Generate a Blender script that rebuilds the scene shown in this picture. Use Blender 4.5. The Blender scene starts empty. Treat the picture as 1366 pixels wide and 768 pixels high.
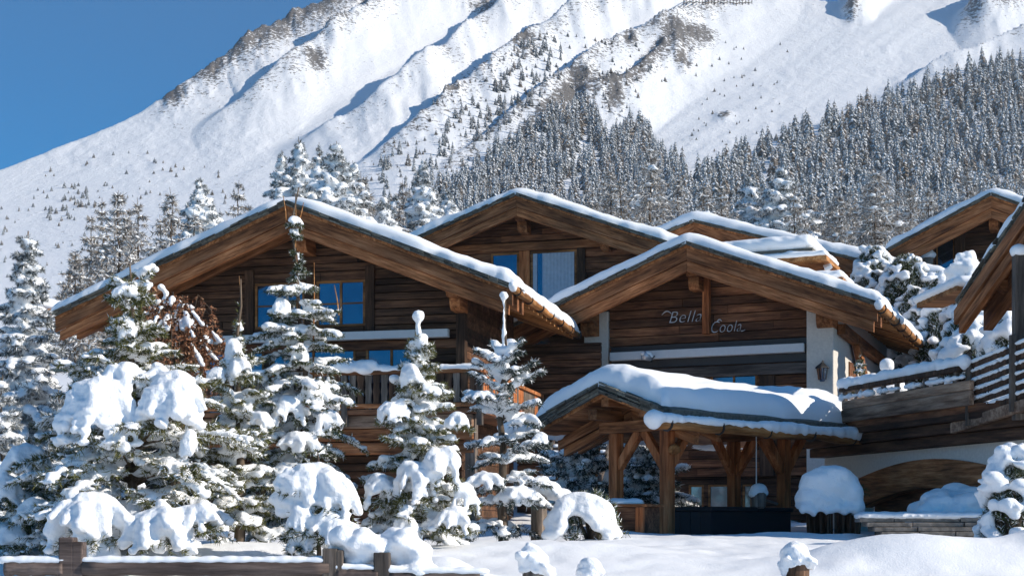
import bpy, bmesh, math, random
import numpy as np
from mathutils import Vector, Matrix, Quaternion

C = bpy.context.scene.collection
F, CX, HY = 1900.0, 683.0, 700.0          # focal length in photo pixels, centre column, horizon row
rng = np.random.default_rng(7)
random.seed(7)

# ---------------------------------------------------------------- numeric helpers
def P(px, py, Y):
    return np.array([(px-CX)/F*Y, Y, (HY-py)/F*Y])

_perm = np.random.default_rng(3).random((256, 256))
def vnoise(x, y):
    x = np.asarray(x, float); y = np.asarray(y, float)
    xi = np.floor(x).astype(int); yi = np.floor(y).astype(int)
    fx = x-xi; fy = y-yi
    fx = fx*fx*(3-2*fx); fy = fy*fy*(3-2*fy)
    a = _perm[xi % 256, yi % 256]; b = _perm[(xi+1) % 256, yi % 256]
    c = _perm[xi % 256, (yi+1) % 256]; d = _perm[(xi+1) % 256, (yi+1) % 256]
    return (a*(1-fx)+b*fx)*(1-fy)+(c*(1-fx)+d*fx)*fy
def fbm(x, y, o=4):
    s = 0; a = 1; t = 0
    for i in range(o):
        s = s+a*vnoise(x*2**i+17.3*i, y*2**i+5.1*i); t += a; a *= .5
    return s/t*2-1
def sstep(x, a, b):
    t = np.clip((np.asarray(x, float)-a)/(b-a), 0, 1); return t*t*(3-2*t)

# ---------------------------------------------------------------- materials
def nodes(name):
    m = bpy.data.materials.new(name); m.use_nodes = True
    nt = m.node_tree; b = nt.nodes['Principled BSDF']
    return m, nt, b
def noise(nt, scale, stretch=(1, 1, 1), detail=4, coord='Object', rough=.55, tilt=0.0):
    tc = nt.nodes.new('ShaderNodeTexCoord'); mp = nt.nodes.new('ShaderNodeMapping')
    mp.vector_type = 'TEXTURE'; mp.inputs['Scale'].default_value = [1/q for q in stretch]; mp.inputs['Rotation'].default_value = (0, tilt, 0)
    n = nt.nodes.new('ShaderNodeTexNoise'); n.inputs['Scale'].default_value = scale
    n.inputs['Detail'].default_value = detail; n.inputs['Roughness'].default_value = rough
    nt.links.new(tc.outputs[coord], mp.inputs[0]); nt.links.new(mp.outputs[0], n.inputs['Vector'])
    return n.outputs['Fac']
def ramp(nt, fac, stops):
    r = nt.nodes.new('ShaderNodeValToRGB')
    e = r.color_ramp.elements
    while len(e) < len(stops): e.new(.5)
    for el, (p, c) in zip(e, stops): el.position = p; el.color = (*c, 1)
    nt.links.new(fac, r.inputs[0]); return r.outputs[0]
def mix(nt, fac, a, b, mode='MIX'):
    n = nt.nodes.new('ShaderNodeMix'); n.data_type = 'RGBA'; n.blend_type = mode
    for sock, v in ((n.inputs[0], fac), (n.inputs[6], a), (n.inputs[7], b)):
        if hasattr(v, 'is_output'): nt.links.new(v, sock)
        elif isinstance(v, (int, float)): sock.default_value = v
        else: sock.default_value = (*v, 1)
    return n.outputs[2]
def bump(nt, b, h, strength, dist):
    n = nt.nodes.new('ShaderNodeBump'); n.inputs['Strength'].default_value = strength
    n.inputs['Distance'].default_value = dist
    nt.links.new(h, n.inputs['Height']); nt.links.new(n.outputs[0], b.inputs['Normal'])
def island(nt):
    return nt.nodes.new('ShaderNodeNewGeometry').outputs['Random Per Island']
def math_(nt, op, a, b):
    n = nt.nodes.new('ShaderNodeMath'); n.operation = op
    for s, v in ((n.inputs[0], a), (n.inputs[1], b)):
        if hasattr(v, 'is_output'): nt.links.new(v, s)
        else: s.default_value = v
    return n.outputs[0]

def wood(name, c1, c2, c3, axis=0, rough=.75, streak=18, tilt=0.0):
    """weathered timber: streaks along one axis, a tone of its own for each board"""
    m, nt, b = nodes(name)
    st = [1, 1, 1]; st[axis] = .07
    n0 = noise(nt, streak, st, 6, rough=.75, tilt=tilt)
    st3 = [1, 1, 1]; st3[axis] = .12
    n3 = noise(nt, streak*.35, st3, 5, rough=.6, tilt=tilt)
    n1 = math_(nt, 'ADD', math_(nt, 'MULTIPLY', n0, .55), math_(nt, 'MULTIPLY', n3, .45))
    st2 = [1, 1, 1]; st2[axis] = .25
    n2 = noise(nt, 2.2, st2, 3, tilt=tilt)
    base = ramp(nt, n1, [(.39, c1), (.5, c2), (.61, c3)])
    tone = ramp(nt, island(nt), [(0, (.55, .55, .57)), (.5, (.95, .93, .9)), (1, (1.35, 1.28, 1.2))])
    col = mix(nt, 1.0, base, tone, 'MULTIPLY')
    blot = ramp(nt, n2, [(.35, (.52, .52, .53)), (.65, (1.25, 1.22, 1.2))])
    col = mix(nt, 1.0, col, blot, 'MULTIPLY')
    nt.links.new(col, b.inputs['Base Color'])
    b.inputs['Roughness'].default_value = rough; b.inputs['Specular IOR Level'].default_value = .25
    bump(nt, b, n1, .5, .012)
    return m
def plain(name, c, rough=.6, metal=0, var=.18, scale=6, bmp=.0):
    m, nt, b = nodes(name)
    n = noise(nt, scale)
    lo = tuple(x*(1-var) for x in c); hi = tuple(min(1, x*(1+var)) for x in c)
    nt.links.new(ramp(nt, n, [(.3, lo), (.7, hi)]), b.inputs['Base Color'])
    b.inputs['Roughness'].default_value = rough; b.inputs['Metallic'].default_value = metal
    if bmp: bump(nt, b, n, bmp, .02)
    return m

def snow_mat(name, grain=60, lump=5, dist=.02, strength=.35):
    m, nt, b = nodes(name)
    n1 = noise(nt, grain, detail=3); n2 = noise(nt, lump, detail=5)
    h = math_(nt, 'ADD', math_(nt, 'MULTIPLY', n1, .25), n2)
    nt.links.new(ramp(nt, n2, [(.25, (.86, .88, .90)), (.7, (.90, .91, .92))]), b.inputs['Base Color'])
    b.inputs['Roughness'].default_value = .55; b.inputs['Specular IOR Level'].default_value = .25
    bump(nt, b, h, strength, dist)
    return m

M = {}
M['snow'] = snow_mat('snow')
M['tree_snow'] = snow_mat('tree_snow', 45, 9, .05, .6)
M['ground_snow'] = snow_mat('ground_snow', 40, 2.2, .05, .5)
M['log'] = wood('dark_log', (.026, .014, .009), (.088, .045, .026), (.18, .098, .057), 0)
M['log_red'] = wood('brown_log', (.05, .021, .012), (.16, .068, .034), (.30, .145, .075), 0)
M['beam_x'] = wood('warm_beam', (.10, .036, .014), (.33, .128, .048), (.52, .245, .115), 0)
M['rake_right'] = wood('rake_beam_right', (.10, .036, .014), (.33, .128, .048), (.52, .245, .115), 0, tilt=.37)
M['rake_left'] = wood('rake_beam_left', (.10, .036, .014), (.33, .128, .048), (.52, .245, .115), 0, tilt=-.37)
M['beam_y'] = wood('warm_beam_deep', (.12, .045, .017), (.34, .135, .05), (.50, .24, .105), 1)
M['beam_z'] = wood('warm_post', (.22, .068, .023), (.50, .165, .055), (.66, .28, .12), 2)
M['grey_x'] = wood('grey_timber', (.05, .042, .038), (.12, .10, .088), (.2, .175, .155), 0)
M['grey_z'] = wood('grey_post', (.06, .052, .045), (.15, .125, .105), (.26, .22, .19), 2)
M['fence'] = wood('fence_log', (.045, .034, .031), (.10, .077, .069), (.17, .135, .122), 0)
M['orange_y'] = wood('orange_gutter', (.16, .065, .02), (.33, .15, .05), (.5, .28, .13), 1)
M['dark_z'] = wood('dark_post', (.03, .017, .011), (.085, .047, .028), (.16, .09, .055), 2)
M['frame'] = wood('window_wood', (.15, .065, .022), (.27, .13, .05), (.36, .19, .085), 0)
def slate():
    m, nt, b = nodes('slate_shingle')
    n = noise(nt, 12, detail=5)
    c = ramp(nt, n, [(.3, (.075, .072, .06)), (.7, (.17, .16, .135))])
    nt.links.new(mix(nt, 1.0, c, ramp(nt, island(nt), [(0, (.4, .4, .4)), (.6, (1, 1, .97)), (1, (1.7, 1.65, 1.5))]), 'MULTIPLY'), b.inputs['Base Color'])
    b.inputs['Roughness'].default_value = .85; bump(nt, b, n, .5, .02)
    return m
M['shingle'] = slate()
M['rafter'] = wood('bounce_lit_rafter', (.22, .09, .028), (.48, .22, .075), (.64, .35, .14), 0, tilt=.37)  # brighter orange than other beams, painting in light bounced from snow
M['stained'] = wood('stained_timber', (.13, .075, .048), (.33, .215, .145), (.50, .37, .27), 0)
M['white'] = plain('white_metal', (.62, .62, .62), .45, var=.04)
M['stucco'] = plain('pale_stucco', (.62, .58, .52), .9, var=.08, scale=14, bmp=.25)
M['black'] = plain('black_metal', (.02, .02, .022), .5)
M['steel'] = plain('brushed_steel', (.55, .57, .6), .35, .6, var=.1)
M['navy'] = plain('navy_cover', (.009, .010, .013), .75)
M['letter'] = plain('dull_zinc', (.52, .53, .55), .5, .3, var=.1)
M['stone'] = plain('layered_stone', (.20, .175, .15), .9, var=.45, scale=7, bmp=.8)
M['dark_gap'] = plain('backing_shade', (.012, .010, .009), .9)  # near black, shade put into the colour of the backing sheets
M['curtain'] = plain('curtain_cloth', (.36, .43, .52), .8, var=.1)
def glass():
    m, nt, b = nodes('window_glass')
    n = noise(nt, 1.3, detail=2)
    nt.links.new(ramp(nt, n, [(.3, (.105, .15, .21)), (.7, (.165, .215, .28))]), b.inputs['Base Color'])
    b.inputs['Metallic'].default_value = .85; b.inputs['Roughness'].default_value = .06
    bump(nt, b, n, .08, .02)
    return m
M['glass'] = glass()
def needles(name, a, bb, c):
    m, nt, b = nodes(name)
    nt.links.new(ramp(nt, island(nt), [(0, a), (.55, bb), (1, c)]), b.inputs['Base Color'])
    b.inputs['Roughness'].default_value = .6; b.inputs['Specular IOR Level'].default_value = .2
    return m
M['needle_green'] = needles('green_needles', (.022, .034, .014), (.055, .07, .024), (.12, .125, .04))
M['needle_yellow'] = needles('yellow_green_needles', (.04, .05, .015), (.105, .11, .032), (.2, .18, .06))
M['needle_blue'] = needles('blue_green_needles', (.018, .030, .026), (.04, .06, .05), (.085, .11, .09))
M['needle_frost'] = needles('frosted_needles', (.05, .055, .045), (.16, .17, .155), (.5, .52, .53))
M['needle_dusted'] = needles('dusted_needles', (.025, .032, .026), (.075, .085, .075), (.42, .45, .47))
M['twig_frost'] = needles('frosted_twigs', (.13, .10, .07), (.30, .26, .22), (.62, .61, .6))
M['leaf_rust'] = needles('rust_leaves', (.12, .05, .026), (.25, .11, .056), (.40, .22, .125))
M['bark'] = wood('bark', (.05, .038, .028), (.12, .09, .065), (.2, .16, .125), 2)

def mountain_mat():
    m, nt, b = nodes('mountain_snow')
    at = nt.nodes.new('ShaderNodeAttribute'); at.attribute_name = 'rock'
    geo = nt.nodes.new('ShaderNodeNewGeometry')
    n1 = noise(nt, .10, (1, .35, 1.2), detail=9, rough=.72); n2 = noise(nt, .42, (1, .35, 1.2), detail=6, rough=.75)
    f = math_(nt, 'ADD', at.outputs['Fac'], math_(nt, 'MULTIPLY', math_(nt, 'SUBTRACT', n1, .5), 1.3))
    f = math_(nt, 'ADD', f, math_(nt, 'MULTIPLY', math_(nt, 'SUBTRACT', n2, .5), 3.8))
    fac = ramp(nt, f, [(.64, (0, 0, 0)), (.70, (1, 1, 1))])
    rock = ramp(nt, n2, [(.3, (.055, .052, .05)), (.7, (.24, .222, .205))])
    sn = ramp(nt, n1, [(.3, (.84, .86, .88)), (.7, (.90, .91, .92))])
    nt.links.new(mix(nt, fac, sn, rock), b.inputs['Base Color'])
    b.inputs['Roughness'].default_value = .7; b.inputs['Specular IOR Level'].default_value = .1
    h = math_(nt, 'ADD', n1, math_(nt, 'MULTIPLY', n2, .5))
    bump(nt, b, h, .42, 2.8)
    return m
M['mountain'] = mountain_mat()

# ---------------------------------------------------------------- object helpers
def tag(o, label=None, cat=None, group=None, kind=None):
    if label: o['label'] = label
    if cat: o['category'] = cat
    if group: o['group'] = group
    if kind: o['kind'] = kind
    return o
def thing(name, loc, label, cat, group=None, rz=0.0):
    o = bpy.data.objects.new(name, None); C.objects.link(o)
    o.location = loc; o.rotation_euler = (0, 0, rz); o.empty_display_size = .2
    o['zb'] = 0.0
    return tag(o, label, cat, group)

ICO = {}
def ico(n):
    if n not in ICO:
        bm = bmesh.new(); bmesh.ops.create_icosphere(bm, subdivisions=n, radius=1)
        bm.verts.ensure_lookup_table()
        ICO[n] = (np.array([v.co[:] for v in bm.verts]), np.array([[v.index for v in f.verts] for f in bm.faces]))
        bm.free()
    return ICO[n]

class MB:
    """collects shapes and links them as one mesh object"""
    def __init__(s): s.v = []; s.f = []; s.m = []; s.n = 0
    def add(s, vs, fs, mi=0):
        vs = np.asarray(vs, float)
        s.v.append(vs)
        for f in fs: s.f.append([int(i)+s.n for i in f]); s.m.append(mi)
        s.n += len(vs); return s
    def box(s, x0, x1, y0, y1, z0, z1, mi=0):
        v = [(x, y, z) for z in (z0, z1) for y in (y0, y1) for x in (x0, x1)]
        return s.add(v, [(0, 2, 3, 1), (4, 5, 7, 6), (0, 1, 5, 4), (2, 6, 7, 3), (0, 4, 6, 2), (1, 3, 7, 5)], mi)
    def beam(s, p0, p1, w, h, up=(0, 0, 1), mi=0):
        p0 = np.array(p0, float); p1 = np.array(p1, float); d = p1-p0; d /= np.linalg.norm(d)
        up = np.array(up, float); x = np.cross(d, up); x /= np.linalg.norm(x); z = np.cross(x, d)
        v = [p+x*w/2*a+z*h/2*b for p in (p0, p1) for b in (-1, 1) for a in (-1, 1)]
        return s.add(v, [(0, 2, 3, 1), (4, 5, 7, 6), (0, 1, 5, 4), (2, 6, 7, 3), (0, 4, 6, 2), (1, 3, 7, 5)], mi)
    def prism(s, poly, y0, y1, mi=0):
        """polygon in (x, z) pushed through y"""
        n = len(poly)
        v = [(x, y0, z) for x, z in poly]+[(x, y1, z) for x, z in poly]
        return s.add(v, [list(range(n)), list(range(2*n-1, n-1, -1))]+[(i, i+n, (i+1) % n+n, (i+1) % n) for i in range(n)], mi)
    def tube(s, pts, rad, n=8, mi=0):
        pts = np.array(pts, float); k = len(pts)
        rad = np.broadcast_to(np.asarray(rad, float), (k,))
        vs = []
        for i in range(k):
            d = pts[min(i+1, k-1)]-pts[max(i-1, 0)]; d /= np.linalg.norm(d)+1e-9
            a = np.array([0, 0, 1.]) if abs(d[2]) < .9 else np.array([1., 0, 0])
            x = np.cross(d, a); x /= np.linalg.norm(x); y = np.cross(d, x)
            for j in range(n):
                t = 2*math.pi*j/n; vs.append(pts[i]+(x*math.cos(t)+y*math.sin(t))*rad[i])
        fs = [(i*n+j, i*n+(j+1) % n, (i+1)*n+(j+1) % n, (i+1)*n+j) for i in range(k-1) for j in range(n)]
        fs += [list(range(n-1, -1, -1)), list(range((k-1)*n, k*n))]
        return s.add(vs, fs, mi)
    def ell(s, c, r, n=2, mi=0):
        V, Fc = ico(n); return s.add(V*np.asarray(r)+np.asarray(c), Fc, mi)
    def build(s, name, mat, parent=None, smooth=False, bevel=0):
        vs = np.concatenate(s.v) if s.v else np.zeros((0, 3))
        me = bpy.data.meshes.new(name); me.from_pydata(vs.tolist(), [], s.f)
        for x in (mat if isinstance(mat, (list, tuple)) else [mat]): me.materials.append(x)
        if any(s.m): me.polygons.foreach_set('material_index', s.m)
        me.update()
        return link(name, me, parent, smooth, bevel)
def link(name, me, parent=None, smooth=False, bevel=0):
    o = bpy.data.objects.new(name, me); C.objects.link(o)
    if smooth: me.polygons.foreach_set('use_smooth', [True]*len(me.polygons))
    if parent is not None:
        o.parent = parent
        if parent.type == 'EMPTY': o.location.z = -parent.get('zb', 0.0)
    if bevel:
        b = o.modifiers.new('bevel', 'BEVEL'); b.width = bevel; b.segments = 2; b.limit_method = 'ANGLE'
    return o
def arr_mesh(name, V, quads=None, tris=None, mats=(), mi=None, smooth=False):
    me = bpy.data.meshes.new(name)
    V = np.asarray(V, np.float32)
    nq = 0 if quads is None else len(quads); ntr = 0 if tris is None else len(tris)
    loops = np.concatenate([np.asarray(a).reshape(-1) for a in (quads, tris) if a is not None]).astype(np.int32)
    starts = np.concatenate([np.arange(nq)*4, nq*4+np.arange(ntr)*3]).astype(np.int32)
    me.vertices.add(len(V)); me.vertices.foreach_set('co', V.reshape(-1))
    me.loops.add(len(loops)); me.loops.foreach_set('vertex_index', loops)
    me.polygons.add(nq+ntr); me.polygons.foreach_set('loop_start', starts)
    for x in mats: me.materials.append(x)
    if mi is not None: me.polygons.foreach_set('material_index', np.asarray(mi, np.int32))
    me.update(calc_edges=True); me.validate()
    me.polygons.foreach_set('use_smooth', [smooth]*(nq+ntr))
    return me
def grid_mesh(name, X, Y, Z, mats, smooth=True):
    a, b = X.shape
    V = np.stack([X, Y, Z], -1).reshape(-1, 3)
    i = np.arange((a-1)*b).reshape(a-1, b)[:, :-1].reshape(-1)
    q = np.stack([i, i+1, i+b+1, i+b], 1)
    return arr_mesh(name, V, q, None, mats, None, smooth)

def snow_blob(name, ells, voxel, parent, mat=None, it=3, sub=2, wob=0.0):
    """many overlapping ellipsoids melted into one lump of snow"""
    V, Fc = ico(sub); n = len(V)
    E = np.array([[*c, *r] for c, r in ells], float)
    vs = (V[None]*E[:, None, 3:]+E[:, None, :3]).reshape(-1, 3)
    fs = (Fc[None]+(np.arange(len(E))*n)[:, None, None]).reshape(-1, 3)
    me = arr_mesh(name, vs, None, fs, [])
    o = bpy.data.objects.new(name, me); C.objects.link(o)
    md = o.modifiers.new('r', 'REMESH'); md.mode = 'VOXEL'; md.voxel_size = voxel; md.use_smooth_shade = True
    sm = o.modifiers.new('s', 'SMOOTH'); sm.iterations = it; sm.factor = .5
    dg = bpy.context.evaluated_depsgraph_get(); dg.update()
    me2 = bpy.data.meshes.new_from_object(o.evaluated_get(dg))
    bpy.data.objects.remove(o); bpy.data.meshes.remove(me)
    k = len(me2.vertices)
    if wob and k:
        co = np.empty(k*3, np.float32); no = np.empty(k*3, np.float32)
        me2.vertices.foreach_get('co', co); me2.vertices.foreach_get('normal', no)
        co = co.reshape(-1, 3); no = no.reshape(-1, 3)
        q = fbm(co[:, 0]/voxel/6+co[:, 2]/voxel/9, co[:, 2]/voxel/6+co[:, 1]/voxel/7, 3)*1.6
        co += no*(q*wob)[:, None]
        me2.vertices.foreach_set('co', co.reshape(-1)); me2.update()
    me2.name = name; me2.materials.clear(); me2.materials.append(mat or M['tree_snow'])
    me2.polygons.foreach_set('use_smooth', [True]*len(me2.polygons))
    return link(name, me2, parent)

class Frame:
    """ground frame of a building: u along its front, v into depth, z up"""
    def __init__(s, px, py, Y, a):
        s.a = math.radians(a); p = P(px, py, Y); s.X0, s.Y0, s.zr = p
        s.c, s.s = math.cos(s.a), math.sin(s.a)
    def hit(s, px, py, v=0):
        t = (px-CX)/F
        u = (t*(s.Y0+s.c*v)-s.X0-s.s*v)/(s.c+t*s.s)
        Y = s.Y0-s.s*u+s.c*v
        return u, (HY-py)/F*Y
    def depth(s, px, u):
        t = (px-CX)/F
        return (t*(s.Y0-s.s*u)-s.X0-s.c*u)/(s.s-t*s.c)
    def world(s, u, v, z): return np.array([s.X0+s.c*u+s.s*v, s.Y0-s.s*u+s.c*v, z])
    def root(s, name, zb, label, cat, group=None):
        o = thing(name, (s.X0, s.Y0, zb), label, cat, group, -s.a); o['zb'] = zb; return o
# ---------------------------------------------------------------- terrain
PX = np.array([-700, -300, 0, 160, 210, 300, 430, 480, 600, 800, 1000, 1065, 1100, 1140, 1200, 1366, 1700, 2100], float)
KS = np.array([.17, .205, .249, .282, .296, .322, .359, .371, .41, .44, .405, .374, .366, .372, .39, .42, .44, .44])
_xf = np.arange(-900, 2300, 4.0)
def _table(xp, fp, sig):
    w = np.exp(-.5*(np.arange(-40, 41)*4.0/sig)**2); w /= w.sum()
    return np.convolve(np.pad(np.interp(_xf, xp, fp), 40, 'edge'), w, 'valid')
_ks = _table(PX, KS, 16)
_kn = _table([-700, 0, 400, 800, 1200, 2100], [.095, .105, .13, .145, .165, .2], 90)
KN = np.interp(PX, _xf, _kn)
def k_base(x, Y):
    """one broad mountain face; the crest is where it reaches the skyline's height"""
    ks = np.interp(x, _xf, _ks); kn = np.interp(x, _xf, _kn)
    s = np.log(Y/70)/math.log(1700/70)
    ex = np.interp(x, [0, 500, 900, 1400], [2.3, 2.4, 2.6, 2.7])
    kc = kn+(.435-kn)*np.clip(s, 0, 2)**ex
    return np.where(kc < ks, kc, ks-.7*(kc-ks))

SPURS = [  # points in the photo, height, width of the shady (left) side and of the sunny side, rockiness
    ([(700, -90), (590, -20), (500, 35), (410, 90), (330, 140), (250, 185)], 24, 11, 50, .5),
    ([(540, -50), (430, 22), (385, 38), (345, 62), (285, 82), (205, 160)], 13, 11, 85, 1.0),
    ([(830, -70), (740, -5), (650, 55), (570, 112), (480, 165), (370, 205)], 30, 12, 62, .36),
    ([(960, -70), (880, -5), (790, 50), (710, 100), (620, 152), (530, 205), (430, 250)], 36, 13, 70, .55),
    ([(1000, -10), (900, 58), (830, 92), (770, 125), (700, 170), (620, 215), (540, 262)], 26, 12, 60, .62),
    ([(940, 62), (890, 88), (835, 135), (760, 152), (700, 195), (630, 250)], 20, 10, 45, .95),
    ([(1200, -40), (1150, 0), (1128, 34)], 20, 13, 26, .9),
    ([(1420, -30), (1330, 12), (1270, 46)], 24, 14, 50, .85),
    ([(1180, 40), (1090, 105), (1040, 155), (990, 205), (930, 250)], -9, 30, 34, .05),
    ([(1460, 30), (1366, 62), (1260, 95), (1160, 140)], 14, 9, 60, .2),
]
OUTCROPS = [(905, 80, 26, 20), (840, 95, 14, 12), (770, 140, 32, 14), (820, 150, 22, 18), (660, 12, 40, 14), (700, 110, 24, 18), (640, 130, 22, 16),
            (1330, 20, 34, 18), (1135, 18, 12, 16), (965, 155, 10, 6), (910, 100, 14, 10), (600, 160, 20, 14), (285, 95, 20, 26), (330, 75, 30, 14), (230, 130, 30, 20),
            (390, 40, 26, 16), (450, 55, 26, 22), (420, 105, 22, 14), (500, 20, 40, 14)]
def terrain_k(x, Y):
    k = k_base(x, Y); y = HY-F*k
    dk = np.zeros_like(k); rock = np.zeros_like(k)
    wx = x+7*fbm(x/90, y/70, 2); wy = y+6*fbm(x/90+40, y/60+9, 2)
    for pts, amp, wl, wr, rk in SPURS:
        best = np.full(k.shape, 1e9); sgn = np.zeros_like(k); tt = np.zeros_like(k); n = len(pts)-1
        for i in range(n):
            (ax, ay), (bx, by) = pts[i], pts[i+1]
            dx, dy = bx-ax, by-ay; L2 = dx*dx+dy*dy
            t = np.clip(((wx-ax)*dx+(wy-ay)*dy)/L2, 0, 1)
            d = np.hypot(wx-ax-t*dx, wy-ay-t*dy); cr = (wx-ax)*dy-(wy-ay)*dx
            m = d < best; best[m] = d[m]; sgn[m] = cr[m]; tt[m] = ((i+t)/n)[m]
        left = sgn < 0
        w = np.where(left, wl, wr) if amp > 0 else wr
        prof = (np.exp(-(best/w)**2*.9) if amp < 0 else np.clip(1-np.sqrt(best**2+2.0)/(w*1.25), 0, 1)**1.15)*np.minimum(1, (1-tt)*2.8)*np.minimum(1, .35+tt*4)
        rough = 1+.30*fbm((x*.85-y*.53)/38, (x*.53+y*.85)/60, 3)
        dk = np.maximum(dk, amp*prof*rough*1.75) if amp > 0 else dk+amp*prof
        rock = np.maximum(rock, rk*np.exp(-(best/np.where(left, wl*.9, wr*.38))**2)*np.minimum(1, (1-tt)*5))
    for ox, oy, rx, ry in OUTCROPS:
        g = np.exp(-((wx-ox)/rx)**2-((wy-oy)/ry)**2)
        dk += g*6*(1+fbm(x/9, y/9, 3)); rock = np.maximum(rock, g*1.05)
    # gullies that run down to the left, finer roughness everywhere
    q = (x*.53+y*.85); r = (x*.85-y*.53)
    hi = sstep(y, 330, 180)
    dk += hi*(1.6*fbm(r/260+3, q/60, 2)+2.6*fbm(x/24, y/13, 3)*np.clip(rock-.08, 0, 1)+2.2*fbm(x/9, y/5, 4)*np.clip(rock-.08, 0, 1)+1.25*fbm(x/15, y/7, 4)*sstep(fbm(x/80, y/50, 2), -.35, .3)+1.1*fbm(q/13+7, r/130, 3)+5.5*fbm(x/13, y/9, 4)*np.clip(rock-.4, 0, 1)+2.2*fbm(x/10, y/7, 3)*np.exp(-((wx-330)/110)**2-((wy-80)/60)**2))
    fade = sstep(Y, 90, 260)
    rock = rock+.20*sstep(fbm(x/40, y/22, 4), .1, .6)
    return k+dk*fade/F, np.clip(rock, 0, 1.1)*fade

ty = np.exp(np.linspace(math.log(70), math.log(2700), 520))
tx = np.concatenate([np.linspace(-650, -30, 90), np.linspace(-27, 1393, 760), np.linspace(1400, 2050, 90)])
GX, GY = np.meshgrid(tx, ty, indexing='xy')
TK, ROCK = terrain_k(GX, GY)
me = grid_mesh('mountain', (GX-CX)/F*GY, GY, TK*GY, [M['mountain']])
at = me.attributes.new('rock', 'FLOAT', 'POINT'); at.data.foreach_set('value', ROCK.reshape(-1).astype(np.float32))
tag(link('mountain', me), kind='structure')
TYpx = HY-F*TK
def on_mountain(px, py):
    """the first point of the mountain seen at a spot of the photo"""
    j = int(np.argmin(abs(tx-px))); col = TYpx[:, j]
    idx = np.nonzero(col <= py)[0]
    if len(idx) == 0: return None
    i = idx[0]; Y = ty[i]
    return np.array([(px-CX)/F*Y, Y, TK[i, j]*Y])
def mountain_z(px, Y):
    k, _ = terrain_k(np.array([[float(px)]]), np.array([[float(Y)]])); return float(k[0, 0])*Y

MOUNDS = [(5.7, 20.2, 1.6, .9, .38), (8.3, 20.6, 1.0, 1.2, .62), (3.2, 24, 2.2, 1.2, .12), (12.2, 22.4, 1.6, 1.6, .55), (0.4, 21.5, 1.5, .8, .2), (-1.5, 18.6, .8, .5, .35),
          (-.7, 18.3, .45, .5, .25), (-4, 20.5, 2, 1, .2), (-7, 20, 2, 1, .15), (1.9, 27.3, 1.8, .8, .16), (6.5, 26.8, 2.5, .8, .12)]
def ground_z(X, Y):
    X = np.asarray(X, float); Y = np.asarray(Y, float)
    z = np.interp(Y, [-80, 5, 13, 16.5, 18.2, 20.5, 23, 28, 32, 36, 46, 50, 57, 71], [-1.7, -1.6, -1.3, -1.12, -.85, -.5, -.33, -.25, -.15, -.05, .05, .9, 3.2, 6.0])
    for mx, my, sx, sy, h in MOUNDS: z = z+h*np.exp(-((X-mx)/sx)**2-((Y-my)/sy)**2)
    z = z+.08*fbm(X/1.7, Y/1.3, 4)+.035*fbm(X/.45, Y/.45, 3)
    mask = sstep(X-(11.9+(np.maximum(Y, 41)-43.7)*.4245), 0, 2.6)*sstep(Y, 36.5, 41)
    zh = np.interp(Y, [34, 36, 44, 56, 71], [2.2, 2.6, 5.6, 9.4, 11.2])
    z = z*(1-mask)+np.maximum(zh, z)*mask
    far = sstep(Y, 50, 70.5)
    kx = np.interp(CX+F*X/np.maximum(Y, 1), PX, KN)*Y
    return z*(1-far)+(kx-.25)*far
gx = np.concatenate([np.linspace(-60, -13, 40), np.linspace(-12.8, 16, 260), np.linspace(16.3, 60, 40)])
gy = np.concatenate([np.linspace(-80, 12, 40), np.linspace(12.3, 38, 240), np.linspace(38.3, 77, 80)])
A, B = np.meshgrid(gx, gy, indexing='xy')
me = grid_mesh('ground', A, B, ground_z(A, B), [M['ground_snow']])
tag(link('ground', me), kind='structure')
def gz(x, y): return float(ground_z(np.array([x]), np.array([y]))[0])

# ---------------------------------------------------------------- chalet kit
def roof_snow(name, parent, zr, p, ul, ur, v0, v1, H, off=.0, seed=0, wav=.12):
    def spread(a, b, n):
        t = np.linspace(0, 1, n); t = t-.16*np.sin(2*math.pi*t)*.9
        e = min(.5, H*1.2)/max(b-a, .1)
        extra = np.array([0, .02, .06, .13, .25, .45, .7, 1.0])*e
        t = np.unique(np.concatenate([t, extra, 1-extra, [.5]])); return a+(b-a)*np.clip(t, 0, 1)
    u = spread(ul, ur, 90); v = spread(v0, v1, 46)
    U, Vv = np.meshgrid(u, v, indexing='xy')
    def edge(d, e): return np.sqrt(np.clip(1-(1-np.clip(d/e, 0, 1))**2, 0, 1))
    e = H*.9
    h = H*edge(np.minimum(U-ul, ur-U), e*1.2)*edge(np.minimum(Vv-v0, v1-Vv), e)
    h = h*(1+.34*fbm(U/1.3+seed, Vv/1.1, 3)+.20*fbm(U/.35+seed, Vv/.35, 3))
    k = (1-np.clip((Vv-v0)/(v1-v0)*3, 0, 1)); f = 1-np.clip((v1-Vv)/(v1-v0)*3, 0, 1)
    V2 = Vv+wav*fbm(U/.45+seed*3, U*0+seed, 3)*k+wav*fbm(U/.45+9, U*0+seed, 3)*f
    eu = np.clip((U-(ur-.5))/.5, 0, 1)-np.clip(((ul+.5)-U)/.5, 0, 1)
    U2 = U+wav*fbm(Vv/.5+seed, Vv*0+4, 3)*eu
    zb = zr-p*(np.sqrt(U2**2+.10)-.0)+p*.10
    rim = (np.minimum(np.minimum(U-ul, ur-U), np.minimum(Vv-v0, v1-Vv)) <= 1e-6)
    Z = zb+off+np.where(rim, -.05, h)
    o = link(name, grid_mesh(name, U2, V2, Z, [M['snow']]), parent)
    return o

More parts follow.
